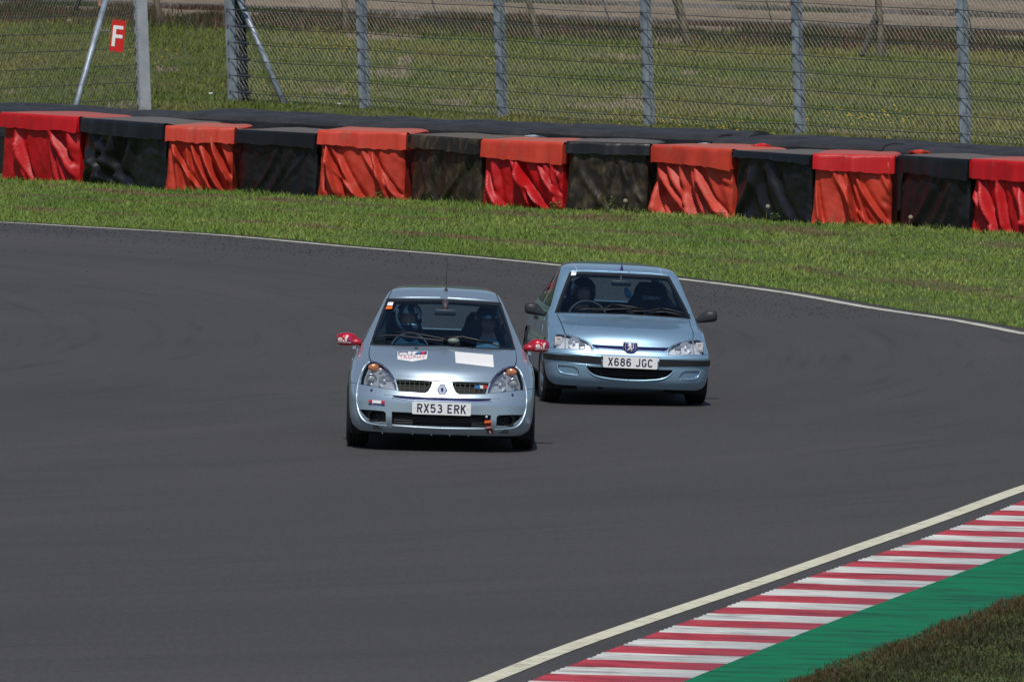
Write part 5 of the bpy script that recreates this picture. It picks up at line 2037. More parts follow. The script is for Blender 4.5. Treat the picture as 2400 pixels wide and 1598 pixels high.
    mb.v += [(-a, b_, c_) for a, b_, c_ in mb.v]; mb.f += [tuple(n0 + q for q in reversed(f)) for f in f0]; mb.m += list(mb.m)
    car.attach(mb.build('grille_bars', [mat('grille_bar', (.05, .055, .035), .45, .3), mat('grille_bar_pale', (.12, .12, .10), .4, .3)]), None)
    # lower intake slats
    mb = MB()
    for vv in (1210, 1238, 1262):
        pts = [car.pt(u, vv + (u - 500) * .035, -.045) for u in np.linspace(505, 1325, 24)]
        mb.tube(pts, .004, 5)
    for u in np.linspace(570, 1250, 42):
        mb.tube([car.pt(u, 1170 + (u - 498) * .04, -.055), car.pt(u, 1268 + (u - 498) * .04, -.055)], .0018, 4)
    car.attach(mb.build('radiator_slats', M['grey_plastic']))
    for b_, sx in zip(fg, (-1, 1)):
        p = car.pt(337, 1192, -.03); p.x *= -sx if sx > 0 else 1
        p.x = sx * abs(p.x)
        mb = MB(); mb.lathe([(-.01, .052), (-.016, .048), (-.01, .044), (.05, .04), (.05, .001)], 28, 'y', p)
        o = mb.build('air_duct', M['tyre'], smooth=True); o.parent = b_; o.matrix_local = Matrix.Identity(4)
    # raised lines of the bumper that catch the light
    car.bead('bumper_edge_line', [(318, 739, .004), (292, 757, .006), (264, 790, .007), (240, 845, .0075), (220, 905, .008), (208, 970, .008), (204, 1030, .008), (206, 1085, .009), (216, 1140, .010), (232, 1186, .012), (256, 1222, .012), (292, 1248, .010), (345, 1262, .008), (400, 1269, .006), (455, 1274, .005)], .008, PA, off=-.001, parent=None)
    car.bead('bumper_lip_line', [(497, 1272, .006), (600, 1279, .007), (750, 1288, .007), (915, 1297, .007)], .007, PA, off=0)
    car.bead('slot_line', [(432, 1014, .003), (560, 1023, .003), (700, 1031, .003), (915, 1038, .003)], .004, PA, off=0)
    car.bead('slot_lower_line', [(500, 1040, .005), (620, 1057, .004), (780, 1065, .004), (915, 1071, .004)], .005, PA, off=0)
    # roof seams, rain gutter
    car.bead('roof_front_edge', [(520, 206, .003), (700, 205, .006), (915, 207, .007)], .006, PA, off=-.001)
    car.bead('roof_seam', [(469, 213, .004), (480, 185, .004), (497, 152, .004)], .004, M['black_plastic'], off=.0)
    mb = MB()
    for u in np.linspace(520, 910, 5):
        for q in range(2): pass
    # washer nozzle dots and studs
    for u, v in ((330, 978),):
        p = car.pt(u, v, 0)
        for sx in (-1, 1):
            mb.ell((sx * abs(p.x), p.y, p.z), (.013, .012, .017), 12, 8)
    car.attach(mb.build('washer_jet', M['emblem_navy'], smooth=True))
    mb = MB()
    for u in (420, 670, 828, 980, 1135):
        p = car.pt(u, 1338 + (u - 915) * .035, .0); mb.box((p.x, p.y - .002, p.z - .012), (.008, .006, .014))
    car.attach(mb.build('splitter_clip', M['galv']))
    # splitter under the bumper
    car.bead('lower_valance', [(165, 1322, .012), (300, 1345, .012), (600, 1352, .012), (915, 1358, .012)], .012, M['dark'], off=-.02)
    # emblem: hollow rhombus on the grille nose
    def rhomb(hw, hh): return [(0, hh), (hw, 0), (0, -hh), (-hw, 0)]
    p = car.pt(915, 975, 0)
    mb = MB()
    def rh_rings(so, si, y0, y1, mi):
        ho, hi = so, si
        ro = []
        O = [(-.42, 1), (.42, 1), (1, .1), (.42, -1), (-.42, -1), (-1, .1)]
        def ring(sc, y): return [Vector((p.x * 0 + a_ * sc[0], p.y + y - (b_ * sc[1]) * -.25, p.z + b_ * sc[1])) for a_, b_ in O]
        mb.rings([ring(ho, y1), ring(ho, y0), ring(hi, y0), ring(hi, y1)], mi, cap=False)
    rh_rings((.047, .053), (.039, .045), -.016, .0, 0)
    rh_rings((.039, .045), (.013, .020), -.019, -.004, 1)
    O = [(-.42, 1), (.42, 1), (1, .1), (.42, -1), (-.42, -1), (-1, .1)]
    for sc, y, mi in (((.013, .020), -.012, 0),):
        mb.add([(a_ * sc[0], p.y + y + b_ * sc[1] * .25, p.z + b_ * sc[1]) for a_, b_ in O], [(5, 4, 3, 2, 1, 0)], mi)
    car.attach(mb.build('emblem', [M['emblem_navy'], M['emblem_grey']]))
    # tricolour squares in the right-hand grille
    for k, mk in enumerate(('blue', 'white', 'red')):
        u0 = 1194 + k * 37
        mb = MB(); v = 945 + k * 0
        c = car.pt(u0 + 15, v, -.012); mb.box(c, (.033, .008, .028)); car.attach(mb.build('tricolour_tile', M[mk]))
    plate(car, 912, 1132, 'RX53 ERK', off=.014)
    # stickers
    s1 = car.decal_quad('sponsor_sticker', [(546, 658), (797, 656), (789, 722), (546, 725)], M['white'], .0025)
    v = [(0, 0), (1, 0), (.5, 1)]
    car.decal('sticker_point', [(0, 0), (.25, 0), (.5, 0), (.75, 0), (1, 0), (.75, .5), (.5, 1), (.25, .5)], [(0, 1, 7), (1, 2, 6, 7), (2, 3, 5, 6), (3, 4, 5)][::1], [(546, 723), (789, 720), (789, 741), (546, 741)], M['white'], .0025, s1)
    b1 = car.decal_quad('sticker_banner', [(552, 661), (792, 659), (788, 684), (552, 687)], M['navy'], .004, s1)
    car.decal_text('sticker_letters', 'elf', [(556, 663), (714, 661), (714, 684), (556, 686)], M['white'], .0055, s1, .04)
    car.decal_quad('sticker_flash', [(716, 662), (738, 662), (728, 683), (714, 684)], M['blue'], .0055, s1, (2, 2))
    car.decal_quad('sticker_flash', [(745, 662), (776, 661), (768, 683), (734, 684)], M['red'], .0055, s1, (2, 2))
    car.decal_text('sticker_letters', 'TROPHY', [(560, 693), (778, 691), (776, 718), (562, 720)], M['pink'], .0045, s1, .01, 1.1)
    car.decal_quad('blank_number_sticker', [(1022, 658), (1340, 686), (1347, 789), (1030, 753)], M['white'], .0025)
    s3 = car.decal_quad('bumper_sticker', [(308, 1058), (441, 1068), (438, 1109), (306, 1099)], M['white'], .003)
    car.decal_quad('sticker_end', [(308, 1058), (338, 1060), (336, 1082), (307, 1080)], M['red'], .0045, s3, (2, 2))
    car.decal_quad('sticker_end', [(307, 1082), (336, 1084), (335, 1101), (306, 1099)], M['navy'], .0045, s3, (2, 2))
    car.decal_quad('sticker_end', [(411, 1066), (441, 1068), (440, 1089), (410, 1087)], M['red'], .0045, s3, (2, 2))
    car.decal_quad('sticker_end', [(410, 1089), (440, 1091), (438, 1109), (409, 1107)], M['navy'], .0045, s3, (2, 2))
    car.decal_quad('sticker_line', [(338, 1084), (409, 1090), (408, 1105), (337, 1099)], M['navy'], .0043, s3, (4, 2))
    car.decal_quad('screen_sticker', [(470, 247), (513, 247), (505, 275), (460, 275)], M['white'], .003)
    car.decal_quad('screen_sticker', [(455, 281), (505, 280), (500, 303), (447, 305)], M['orange_vinyl'], .003)
    # round pale mark on the bumper corner
    car.decal('round_badge', [(.5 + .5 * math.cos(t), .5 + .5 * math.sin(t)) for t in [2 * math.pi * k / 16 for k in range(16)]], [tuple(range(16))], [(1614, 1208), (1650, 1208), (1650, 1258), (1614, 1258)], M['emblem_grey'], .004)
    # wipers
    mb = MB()
    def wl(pts, r, off): mb.tube([car.pt(u, v, off) for u, v in pts], r, 6)
    wl([(345, 556), (400, 545), (470, 535), (560, 538), (700, 556), (880, 578), (950, 583)], .008, .018)
    wl([(520, 527), (640, 528), (760, 545), (900, 572), (960, 590)], .008, .035)
    wl([(930, 551), (1050, 551), (1150, 575), (1250, 590), (1330, 606), (1400, 634)], .009, .02)
    wl([(960, 590), (1080, 560), (1180, 582), (1330, 612)], .009, .035)
    car.attach(mb.build('wiper', M['black_plastic'], smooth=True))
    mb = MB(); p = car.pt(1010, 592, .03); mb.ell(p, (.055, .03, .026), 14, 8)
    car.attach(mb.build('wiper_spindle_cover', mat('spindle_green', (.16, .19, .17), .4), smooth=True))
    # scuttle panel
    mb = MB()
    for u in (700, 1160): 
        p = car.pt(u, 632, .006); mb.ell(p, (.018, .014, .008), 10, 6)
    car.attach(mb.build('washer_nozzle', M['black_plastic'], smooth=True))
    # sill of dust marks on the dash behind the glass
    # aerial
    p = car.pt(950, 150, 0); mb = MB()
    mb.tube([p, p + Vector((.003, .0, .30))], [.0028, .0016], 5); mb.lathe([(0, .018), (.02, .01), (.03, .004)], 12, 'z', p)
    car.attach(mb.build('aerial', M['black_plastic']))
    # door mirrors
    for sx in (-1, 1):
        e = bpy.data.objects.new('door_mirror', None); COL.objects.link(e); car.attach(e)
        mb = MB()
        D_ = 1.34
        secs = []
        for u, vt, vb, yc, hd in ((37, 546, 556, 0, .006), (42, 518, 582, 0, .03), (55, 505, 596, 0, .045), (85, 498, 604, -.005, .056), (120, 495, 606, -.01, .062), (155, 497, 607, -.01, .06), (183, 507, 606, -.005, .052), (205, 527, 604, 0, .042), (225, 546, 601, .01, .032), (247, 556, 596, .02, .024), (252, 560, 592, .02, .018)):
            a, ht_ = car.loc(u, vt, D_); _, hb_ = car.loc(u, vb, D_)
            secs.append((-abs(a) * -sx, ht_, hb_, D_ + yc, hd))
        if sx < 0: pass
        loft_rings(mb, secs if sx > 0 else secs, 0, 24, 2.3)
        o = mb.build('mirror_cap', M['mirror_red'], smooth=True); o.parent = e
        bvh = BVHTree.FromPolygons([Vector(q) for q in mb.v], mb.f)
        mm = MB()
        aa = [car.loc(u, v, D_) for u, v in ((228, 560), (262, 570), (300, 600), (236, 606), (262, 640))]
        mm.tube([Vector((sx * abs(aa[0][0]), D_ + .02, aa[0][1] - .02)), Vector((sx * abs(aa[1][0]), D_ + .02, aa[1][1] - .03)), Vector((sx * (abs(aa[2][0])), D_ + .05, aa[2][1] - .03))], [.024, .034, .045], 10)
        o2 = mm.build('mirror_arm', M['black_plastic'], smooth=True); o2.parent = e
        # letters
        c0 = car.loc(92 if sx < 0 else 108, 545, D_)
        text_on(bvh, 'elf', (sx * abs(c0[0]), c0[1], D_ - .06), .092, .048, M['white'], 'mirror_letters', e, .02)
        c1 = car.loc(102 if sx < 0 else 92, 577, D_)
        text_on(bvh, 'MOTORSPORT', (sx * abs(c1[0]), c1[1], D_ - .06), .125, .013, M['white'], 'mirror_letters', e, .03)
        mb2 = MB(); c2 = car.loc(148 if sx < 0 else 60, 546, D_)
        vs = []
        for a_, b_ in ((-.014, -.012), (.006, -.012), (.016, .014), (-.004, .014)):
            x, z = sx * abs(c2[0]) + a_, c2[1] + b_
            hit = bvh.ray_cast(Vector((x, -1, z)), Vector((0, 1, 0)))
            vs.append((x, (hit[0].y if hit[0] else D_ - .06) - .002, z))
        mb2.add(vs, [(0, 1, 2, 3)]); o3 = mb2.build('mirror_flash', mat('violet_vinyl', (.25, .03, .4), .4) if 'violet' not in M else M['violet']); o3.parent = e
    # inside mirror, dash items
    a, h = car.loc(942, 330, 1.62)
    mb = MB(); mb.rings([[Vector((a + sx_ * .095 + .012 * math.cos(t) * 0, 1.60 + .012 * math.cos(t), h + .028 * math.sin(t) * q)) for t in [2 * math.pi * k / 12 for k in range(12)]] for sx_, q in ((-1, .7), (-.93, 1), (0, 1), (.93, 1), (1, .7))])
    mb.tube([Vector((a, 1.62, h + .01)), Vector((a, 1.68, h + .10))], [.02, .03], 8)
    car.attach(mb.build('interior_mirror', mat('mirror_back', (.06, .045, .055), .5), smooth=True))
    interior(car, 2.47, .90, .36, 2.0, 1.12, 1.30)
    seat(car, -.36, 2.02, 1.13, True); seat(car, .36, 2.02, 1.15, True)
    a, h = car.loc(650, 545, 1.62); steering(car, a, 1.64, h - .115, .17, .5)
    # red patches of door lettering seen edge-on
    for sx in (-1, 1):
        mb = MB()
        pts = []
        for d_, h_ in ((1.24, .70), (1.62, .70), (1.66, .86), (1.30, .86)):
            T = car.TS(d_, h_); q = car.P(T, h_); n = car.N(np.array([float(T)]), np.array([h_]))[0]; q = q + n * .004
            pts.append((sx * q[0], q[1], q[2]))
        mb.add(pts, [(0, 1, 2, 3)]); car.attach(mb.build('door_sticker', M['red']))
        mb = MB(); q = car.P(car.TS(1.5, .78), .78); mb.box((sx * (q[0] + .01), 2.2, .80), (.03, .16, .025))
        car.attach(mb.build('door_handle', PA))
    # tow strap
    mb = MB()
    p0, p1, p2 = car.pt(1290, 1228, .02), car.pt(1300, 1280, .022), car.pt(1318, 1330, .022)
    wv = Vector((.027, 0, 0)); 
    mb.rings([[p - wv + Vector((0, .003, 0)), p + wv + Vector((0, .003, .006)), p + wv + Vector((0, -.003, .006)), p - wv + Vector((0, -.003, 0))] for p in (p0, p1, p2)])
    st = car.attach(mb.build('tow_strap', M['strap_red']))
    mb = MB(); p = car.pt(1290, 1238, .028); mb.box(p, (.056, .006, .018), Matrix.Rotation(-.15, 3, 'Y')); car.attach(mb.build('strap_band', M['orange_vinyl']), st)
    mb = MB(); p = car.pt(1300, 1280, .028); mb.box(p, (.056, .004, .006), Matrix.Rotation(-.1, 3, 'Y')); car.attach(mb.build('strap_band', M['line']), st)
    mb = MB(); p = car.pt(1313, 1312, .028); mb.box(p, (.034, .004, .032)); car.attach(mb.build('strap_label', M['black_plastic']), st)
    v_, f_ = fit_text('L', .016, .021, .02)
    car.attach(mesh_obj('strap_letter', [(p.x + a_, p.y - .0035, p.z + b_) for a_, b_ in v_], f_, M['line_in']), st)
    mb = MB(); p = car.pt(1283, 1201, .02); mb.ell(p, (.012, .008, .012), 12, 8); car.attach(mb.build('strap_bolt', M['emblem_grey'], smooth=True), st)

    # driver with patterned helmet
    hx, hz = car.loc(640, 375, 1.95)
    sw, sh_ = car.loc(650, 545, 1.62)
    overall = mat('blue_overalls', (.02, .07, .13), .8, col2=(.03, .10, .18), vs=6)
    r_, ob, hel, C, R = seated(car, 1.95, (hx, hz - .01), 'driver of the leading car in a white-striped dark full-face helmet', overall,
                               [(sw - .16, 1.64, sh_ - .13), (sw + .16, 1.64, sh_ - .13)], 'full', look=.05)
    hm = bpy.data.materials.new('striped_helmet'); hm.use_nodes = True
    nt = hm.node_tree; b = nt.nodes["Principled BSDF"]; b.inputs["Roughness"].default_value = .15; b.inputs["Coat Weight"].default_value = 1
    tc = nt.nodes.new("ShaderNodeTexCoord"); mp = nt.nodes.new("ShaderNodeMapping"); mp.inputs["Rotation"].default_value = (.3, .6, .4)
    wv_ = nt.nodes.new("ShaderNodeTexWave"); wv_.inputs["Scale"].default_value = 3.4; wv_.inputs["Distortion"].default_value = 7; wv_.inputs["Detail"].default_value = 1; wv_.inputs["Detail Scale"].default_value = 1.5
    lk(nt, tc.outputs["Object"], mp.inputs[0]); lk(nt, mp.outputs[0], wv_.inputs[0])
    cr = nt.nodes.new("ShaderNodeValToRGB"); cr.color_ramp.elements[0].position = .62; cr.color_ramp.elements[0].color = (.02, .03, .05, 1)
    cr.color_ramp.elements[1].position = .70; cr.color_ramp.elements[1].color = (.75, .8, .85, 1)
    lk(nt, wv_.outputs[1], cr.inputs[0]); lk(nt, cr.outputs[0], b.inputs["Base Color"])
    h_ = mesh_obj('helmet', hel[0], hel[1], hm, smooth=True); h_.parent = r_
    place_person(r_, car, (hx, 2.07, .35))
    # passenger
    hx, hz = car.loc(1305, 395, 1.98)
    dark = mat('dark_jacket', (.012, .016, .03), .85)
    r_, ob, hel, C, R = seated(car, 1.98, (hx, hz - .01), 'passenger of the leading car looking down under a dark open-face helmet', dark,
                               [(hx - .12, 1.66, .60), (hx + .12, 1.66, .60)], 'open', look=.35, shirt=mat('pale_blue_shirt', (.16, .32, .45), .8))
    h_ = mesh_obj('helmet', hel[0], hel[1], mat('dark_helmet', (.008, .01, .02), .2, coat=1), smooth=True); h_.parent = r_
    mb = MB(); q = C + Vector((0, .01, .02)) + R @ Vector((0, -.137, .075)); mb.ell(q, (.028, .006, .012), 14, 8); o = mb.build('helmet_badge', M['emblem_grey'], smooth=True); o.parent = r_
    place_person(r_, car, (hx, 2.10, .35))
    return car


# =================================================================== light-blue hatchback behind
def hatch_b():
    root = empty('car', G(1473.7, 952.5), .078, label='light blue hatchback with black door mirrors and bumper strips, following behind', cat='car')
    tab = [
        (.17, .075, .30, .70, 3.2, 3.44, .2), (.20, .045, .36, .74, 3.2, 3.47, .2), (.26, .012, .40, .768, 3.2, 3.5, .2), (.38, .0, .42, .785, 3.2, 3.54, .2), (.47, .0, .42, .788, 3.1, 3.56, .2),
        (.52, .025, .42, .784, 3.0, 3.55, .2), (.55, .05, .42, .772, 2.9, 3.54, .2), (.60, .085, .46, .762, 2.8, 3.53, .2), (.65, .122, .52, .757, 2.7, 3.52, .2), (.685, .162, .57, .753, 2.6, 3.51, .2),
        (.71, .22, .60, .750, 2.6, 3.50, .2), (.73, .335, .60, .748, 2.6, 3.50, .2), (.75, .48, .60, .738, 2.6, 3.47, .2), (.79, .75, .46, .720, 2.8, 3.44, .2), (.82, .95, .28, .702, 3.4, 3.42, .2),
        (.90, 1.085, .22, .672, 4.0, 3.36, .2), (1.0, 1.265, .20, .636, 4.2, 3.27, .2), (1.10, 1.44, .18, .600, 4.2, 3.18, .2), (1.19, 1.60, .16, .566, 4.0, 3.10, .2), (1.217, 1.67, .16, .550, 3.8, 3.06, .2),
        (1.235, 1.78, .16, .525, 3.4, 3.0, .2), (1.25, 1.95, .18, .46, 3.0, 2.9, .2), (1.258, 2.08, .2, .36, 2.6, 2.8, .2), (1.262, 2.18, .12, .2, 2.2, 2.7, .12), (1.2635, 2.28, .08, .0, 2, 2.58, .08)]
    car = Car(tab, 1019., 1067., 1070., 1496., .047, .085, 121.7, root, 1.5 * math.pi / 180)
    car.taper = .16
    PB = M['paint_b']; F = car.F
    head = [(345, 795), (400, 792), (450, 800), (500, 812), (560, 832), (610, 852), (655, 876), (686, 902), (702, 935), (700, 960), (650, 958), (560, 948), (450, 935), (325, 926), (317, 880), (326, 830)]
    slot = [(692, 897), (800, 906), (900, 912), (1000, 916), (1010, 878), (1110, 878), (1110, 990), (1040, 980), (1008, 948), (900, 938), (745, 928), (712, 915)]
    lower = [(632, 1106), (800, 1116), (1067, 1130), (1110, 1130), (1110, 1243), (1067, 1241), (960, 1232), (860, 1222), (760, 1203), (700, 1180), (660, 1148)]
    strip = [(200, 972), (300, 984), (500, 1000), (789, 1022), (789, 1083), (600, 1066), (400, 1048), (200, 1026)]
    fogc = [(363, 1092), (440, 1097), (520, 1106), (550, 1125), (570, 1160), (562, 1186), (500, 1184), (430, 1174), (392, 1160), (370, 1125)]
    bonnet = [(356, 592), (378, 640), (402, 695), (425, 760), (436, 795), (500, 809), (560, 829), (612, 849), (658, 872), (692, 895), (800, 904), (900, 910), (1002, 914), (1008, 876), (1110, 876), (1110, 600), (1020, 598), (700, 594)]
    screen_o = [(336, 582), (385, 450), (438, 310), (487, 190), (600, 186), (800, 190), (1100, 204), (1200, 620), (1010, 590), (700, 588)]
    screen_o = [(336, 585), (385, 450), (438, 310), (487, 190), (600, 187), (800, 196), (1100, 207), (1100, 610), (1010, 602), (700, 592)]
    screen_g = [(362, 572), (408, 450), (460, 315), (508, 214), (600, 212), (800, 221), (1100, 233), (1100, 600), (1010, 592), (700, 580)]
    bumper = [(180, 908), (320, 928), (450, 938), (560, 951), (650, 961), (705, 962), (716, 918), (745, 931), (900, 941), (1006, 951), (1040, 984), (1110, 992), (1130, 1420), (180, 1400)]
    win = window_polys(car, .86, 1.195, 2.22, .6, .02, .90)
    door = [(1.15, .24), (2.25, .24), (2.27, .55), (2.25, .83), (1.4, .83), (1.2, .80), (1.13, .5)]
    rearwin = [(0, .86), (.52, .86), (.48, 1.02), (.44, 1.17), (0, 1.18)]
    feats = [('headlight', F(head)), ('slot', F(slot)), ('lower', F(lower)), ('strip', F(strip)), ('fogcover', F(fogc)),
             ('windscreen', F(screen_g)), ('screen_seal', F(screen_o)), ('bonnet', F(bonnet)),
             ('arch', arch(.72, .27, .32, car)), ('arch', arch(3.02, .27, .32, car))] + win + [
             ('rear_glass', car.Rr(rearwin)), ('rear_lamp', car.Rr([(.58, .6), (.74, .6), (.74, .82), (.58, .82)])),
             ('bumper', F(bumper)), ('door', car.Sd(door))]
    hr = sorted(set([round(x, 4) for x in list(np.arange(.17, 1.22, .025)) + [.18, 1.225, 1.235, 1.242, 1.248, 1.253, 1.257, 1.26, 1.262, 1.263, 1.2635]]))
    car.cut(feats, hr, (40, 40, 14))
    car.emit('body_shell', ['body'], PB, gap=.002)
    car.emit('bonnet', ['bonnet'], PB, gap=.006)
    car.emit('front_bumper', ['bumper'], PB, gap=.002, flange=.03)
    car.emit('fog_lamp_cover', ['fogcover'], PB, 'pair', off=-.012, gap=.004)
    car.emit('bumper_strip', ['strip'], M['black_plastic'], 'pair', off=.010, gap=0, flange=.02)
    car.emit('door', ['door'], PB, 'pair', gap=.003)
    car.emit('windscreen', ['windscreen'], M['glass'], off=-.004, gap=-.004, flange=0)
    car.emit('windscreen_seal', ['screen_seal'], M['black_plastic'], off=-.003, gap=0)
    car.emit('side_window', ['side_glass'], M['side_glass'], 'pair', off=-.004, gap=-.004, flange=0)
    car.emit('quarter_window', ['quarter_glass'], M['side_glass'], 'pair', off=-.004, gap=-.004, flange=0)
    car.emit('window_seal', ['side_seal'], M['black_plastic'], 'pair', off=-.003, gap=0)
    car.emit('rear_window', ['rear_glass'], M['side_glass'], off=-.004, flange=0)
    car.emit('tail_lamp', ['rear_lamp'], M['red'], 'pair')
    car.emit('lower_grille', ['lower'], M['dark'], off=-.07, flange=0, gap=-.02)
    car.emit('slot_grille', ['slot'], M['emblem_navy'], off=-.02, flange=0, gap=-.01)
    nog = lambda c: ~((c[:, 1] < .60) & (c[:, 0] > .75) & (c[:, 0] < 1.5)) & ~((c[:, 1] < .60) & (c[:, 0] > 1.75) & (c[:, 0] < 2.6))
    car.emit('inner_shell', ['body', 'bumper', 'bonnet', 'door', 'slot', 'lower', 'strip', 'fogcover', 'headlight', 'screen_seal', 'side_seal'], M['dark'], off=-.10, gap=0, flange=0, tfilter=lambda c: (c[:, 1] < .80) & nog(c))
    car.emit('headlining', ['body', 'screen_seal', 'side_seal'], M['cabin'], off=-.028, gap=-.004, flange=0, tfilter=lambda c: c[:, 1] > .81)
    for yc in (.72, 3.02):
        mb = MB()
        for sx in (-1, 1):
            rings = []
            for x in (.46, .76):
                rings.append([Vector((sx * x, yc - .33 * math.cos(a), max(.27 + .33 * math.sin(a), .0))) for a in [math.pi * 1.3 * k / 24 - math.pi * .15 for k in range(25)]])
            mb.rings(rings, closed=False, cap=False); mb.add(rings[0], [tuple(range(25))])
        car.attach(mb.build('wheel_well', M['dark']))
    mb = MB(); mb.box((0, 1.8, .20), (1.28, 3.0, .05)); mb.box((0, .5, .21), (1.1, .7, .04)); car.attach(mb.build('underbody', M['dark']))
    for sx in (-1, 1):
        wheel(car, sx * .695, .72, .283, .18, .03); wheel(car, sx * .675, 3.02, .283, .18)
    lens = car.emit('headlight', ['headlight'], M['lens'], 'pair', gap=.002, flange=.01)
    bowl = car.emit('lamp_bowl', ['headlight'], M['reflector'], 'pair', off=-.04, gap=-.004, flange=0)
    for i, (l, b_) in enumerate(zip(lens, bowl)):
        b_.parent = l; b_.matrix_local = Matrix.Identity(4)
        lamp_inner(car, [(525, 880, .060, .012, 'bowl'), (522, 878, .016, .02, 'bulb'), (372, 860, .042, .02, 'clear'), (600, 905, .032, .015, 'bowl')], l, 1 if i else -1)
        # divider between indicator and main lamp
        mb = MB(); pts = [car.pt(434, v, -.006) for v in (806, 850, 890, 930)]
        pts = [Vector(((-1 if i == 0 else 1) * abs(p.x), p.y, p.z)) for p in pts]
        mb.tube(pts, .006, 6); o = mb.build('lamp_divider', M['housing']); o.parent = l
    # bumper shapes
    car.bead('fog_cover_edge', [(360, 1095, .005), (366, 1125, .006), (388, 1158, .007), (425, 1174, .007), (500, 1185, .006), (564, 1188, .004)], .006, PB, off=-.002)
    car.bead('grille_edge', [(634, 1110, .005), (662, 1150, .008), (702, 1184, .010), (762, 1208, .010), (860, 1226, .010), (960, 1238, .009), (1067, 1246, .009)], .009, PB, off=-.003)
    car.bead('bumper_ledge', [(262, 1048, .010), (400, 1064, .010), (600, 1086, .009), (790, 1100, .009)], .009, PB, off=-.007)
    car.bead('bumper_top_edge', [(258, 962, .010), (400, 974, .012), (600, 995, .012), (790, 1010, .012), (1067, 1022, .010)], .012, PB, off=-.008)
    car.bead('headlight_lip', [(700, 966, .006), (706, 940, .008), (698, 916, .007), (712, 922, .005)], .007, PB, off=-.002)
    car.bead('slot_sill', [(745, 932, .006), (900, 943, .006), (1000, 950, .006)], .006, PB, off=-.001)
    car.bead('roof_front_edge', [(490, 180, .006), (700, 178, .007), (1067, 196, .007)], .007, PB, off=-.001)
    mb = MB()
    for vv in (1165, 1200):
        mb.tube([car.pt(u, vv + (u - 1067) * .04, -.04) for u in np.linspace(720 if vv < 1180 else 780, 1400, 16)], .008, 6)
    car.attach(mb.build('radiator_slats', M['tyre']))
    # emblem shield with rampant lion
    c = car.pt(1067, 918, 0)
    a0, h0_ = car.loc(1070, 922, c.y)
    cc = Vector((0, c.y - .012, h0_))
    shield = [(-.058, .045), (.058, .045), (.050, .028), (.053, .0), (.046, -.030), (.030, -.043), (-.030, -.043), (-.046, -.030), (-.053, .0), (-.050, .028)]
    mb = MB()
    def ring(sc, y, dz=0): return [cc + Vector((a_ * sc, y + b_ * .15, b_ * sc + dz)) for a_, b_ in shield]
    mb.rings([ring(1.16, .02, -.003), ring(1.16, .004, -.003), ring(1.0, -.004, 0)], 2, cap=False)
    mb.rings([ring(1.02, .0), ring(1.02, -.008), ring(.94, -.010)], 1, cap=False)
    mb.add(ring(.95, -.008), [tuple(reversed(range(10)))], 0)
    em = car.attach(mb.build('emblem', [M['emblem_navy'], M['emblem_grey'], M['black_plastic']]))
    lion = [  # rampant beast facing left, limbs and curling tail as separate strokes
        [(-.012, .036), (.000, .030), (.004, .016), (.002, .0), (.006, -.014), (.016, -.020)],
    ]
    mb = MB()
    def stroke(pts, r):
        mb.tube([cc + Vector((a_, -.013 + b_ * .15, b_)) for a_, b_ in pts], r, 6)
    stroke([(.004, .036), (-.004, .028), (.0, .012), (-.002, -.004), (.004, -.016)], [.008, .013, .013, .011, .008])
    stroke([(-.004, .034), (-.014, .036), (-.020, .028)], [.008, .006, .003])
    stroke([(-.006, .018), (-.020, .024), (-.028, .030)], [.007, .005, .004])
    stroke([(-.004, .008), (-.018, .008), (-.026, .014)], [.007, .005, .004])
    stroke([(-.002, -.010), (-.014, -.016), (-.022, -.026), (-.030, -.028)], [.009, .008, .005, .004])
    stroke([(.006, -.014), (.014, -.022), (.012, -.032), (.004, -.034)], [.009, .007, .005, .004])
    stroke([(.010, -.012), (.024, -.010), (.030, .004), (.022, .014), (.028, .028), (.022, .034)], [.004, .004, .004, .004, .005, .003])
    car.attach(mb.build('emblem_lion', M['white'], smooth=True), em)
    p = plate(car, 1067, 1070, 'X686 JGC', off=.022, tw=.427)
    mb = MB()
    for sx in (-1, 1):
        q = car.pt(1067, 1062, 0)
        mb.tube([Vector((sx * .268, q.y - .012, q.z + .045)), Vector((sx * .275, q.y - .014, q.z + .0)), Vector((sx * .268, q.y - .012, q.z - .045))], .009, 6)
    car.attach(mb.build('plate_bracket', M['chrome'], smooth=True), p)
    # under-bumper dark valance
    car.bead('lower_valance', [(270, 1262, .014), (420, 1290, .014), (700, 1308, .014), (1067, 1325, .014)], .014, M['dark'], off=-.035)
    # roof gutters
    car.bead('roof_seam', [(556, 186, .004), (552, 150, .004), (530, 122, .004), (500, 108, .003)], .004, M['emblem_grey'], off=-.001)
    # wipers
    mb = MB()
    def wl(pts, r, off): mb.tube([car.pt(u, v, off) for u, v in pts], r, 6)
    wl([(560, 578), (640, 570), (720, 566), (820, 562), (850, 548), (882, 530), (965, 540)], .007, .022)
    wl([(700, 575), (900, 562), (1050, 556), (1140, 566), (1200, 580)], .008, .012)
    wl([(880, 532), (1000, 545), (1100, 560), (1190, 578)], .007, .035)
    wl([(1030, 592), (1150, 590), (1250, 588), (1300, 576), (1352, 568), (1440, 577)], .007, .022)
    wl([(1250, 596), (1400, 588), (1520, 610), (1650, 648)], .008, .012)
    wl([(1352, 570), (1440, 583), (1550, 612), (1640, 642)], .007, .035)
    car.attach(mb.build('wiper', M['black_plastic'], smooth=True))
    mb = MB(); p = car.pt(990, 172, 0)
    mb.lathe([(0, .018), (.02, .013), (.05, .004)], 12, 'z', p); mb.tube([p, p + Vector((0, .03, .12))], [.004, .002], 5)
    car.attach(mb.build('aerial', M['emblem_navy']))
    mb = car.decal_quad('screen_sticker', [(503, 190), (552, 192), (545, 224), (498, 226)], M['white'], .003)
    # door mirrors
    D_ = 1.25
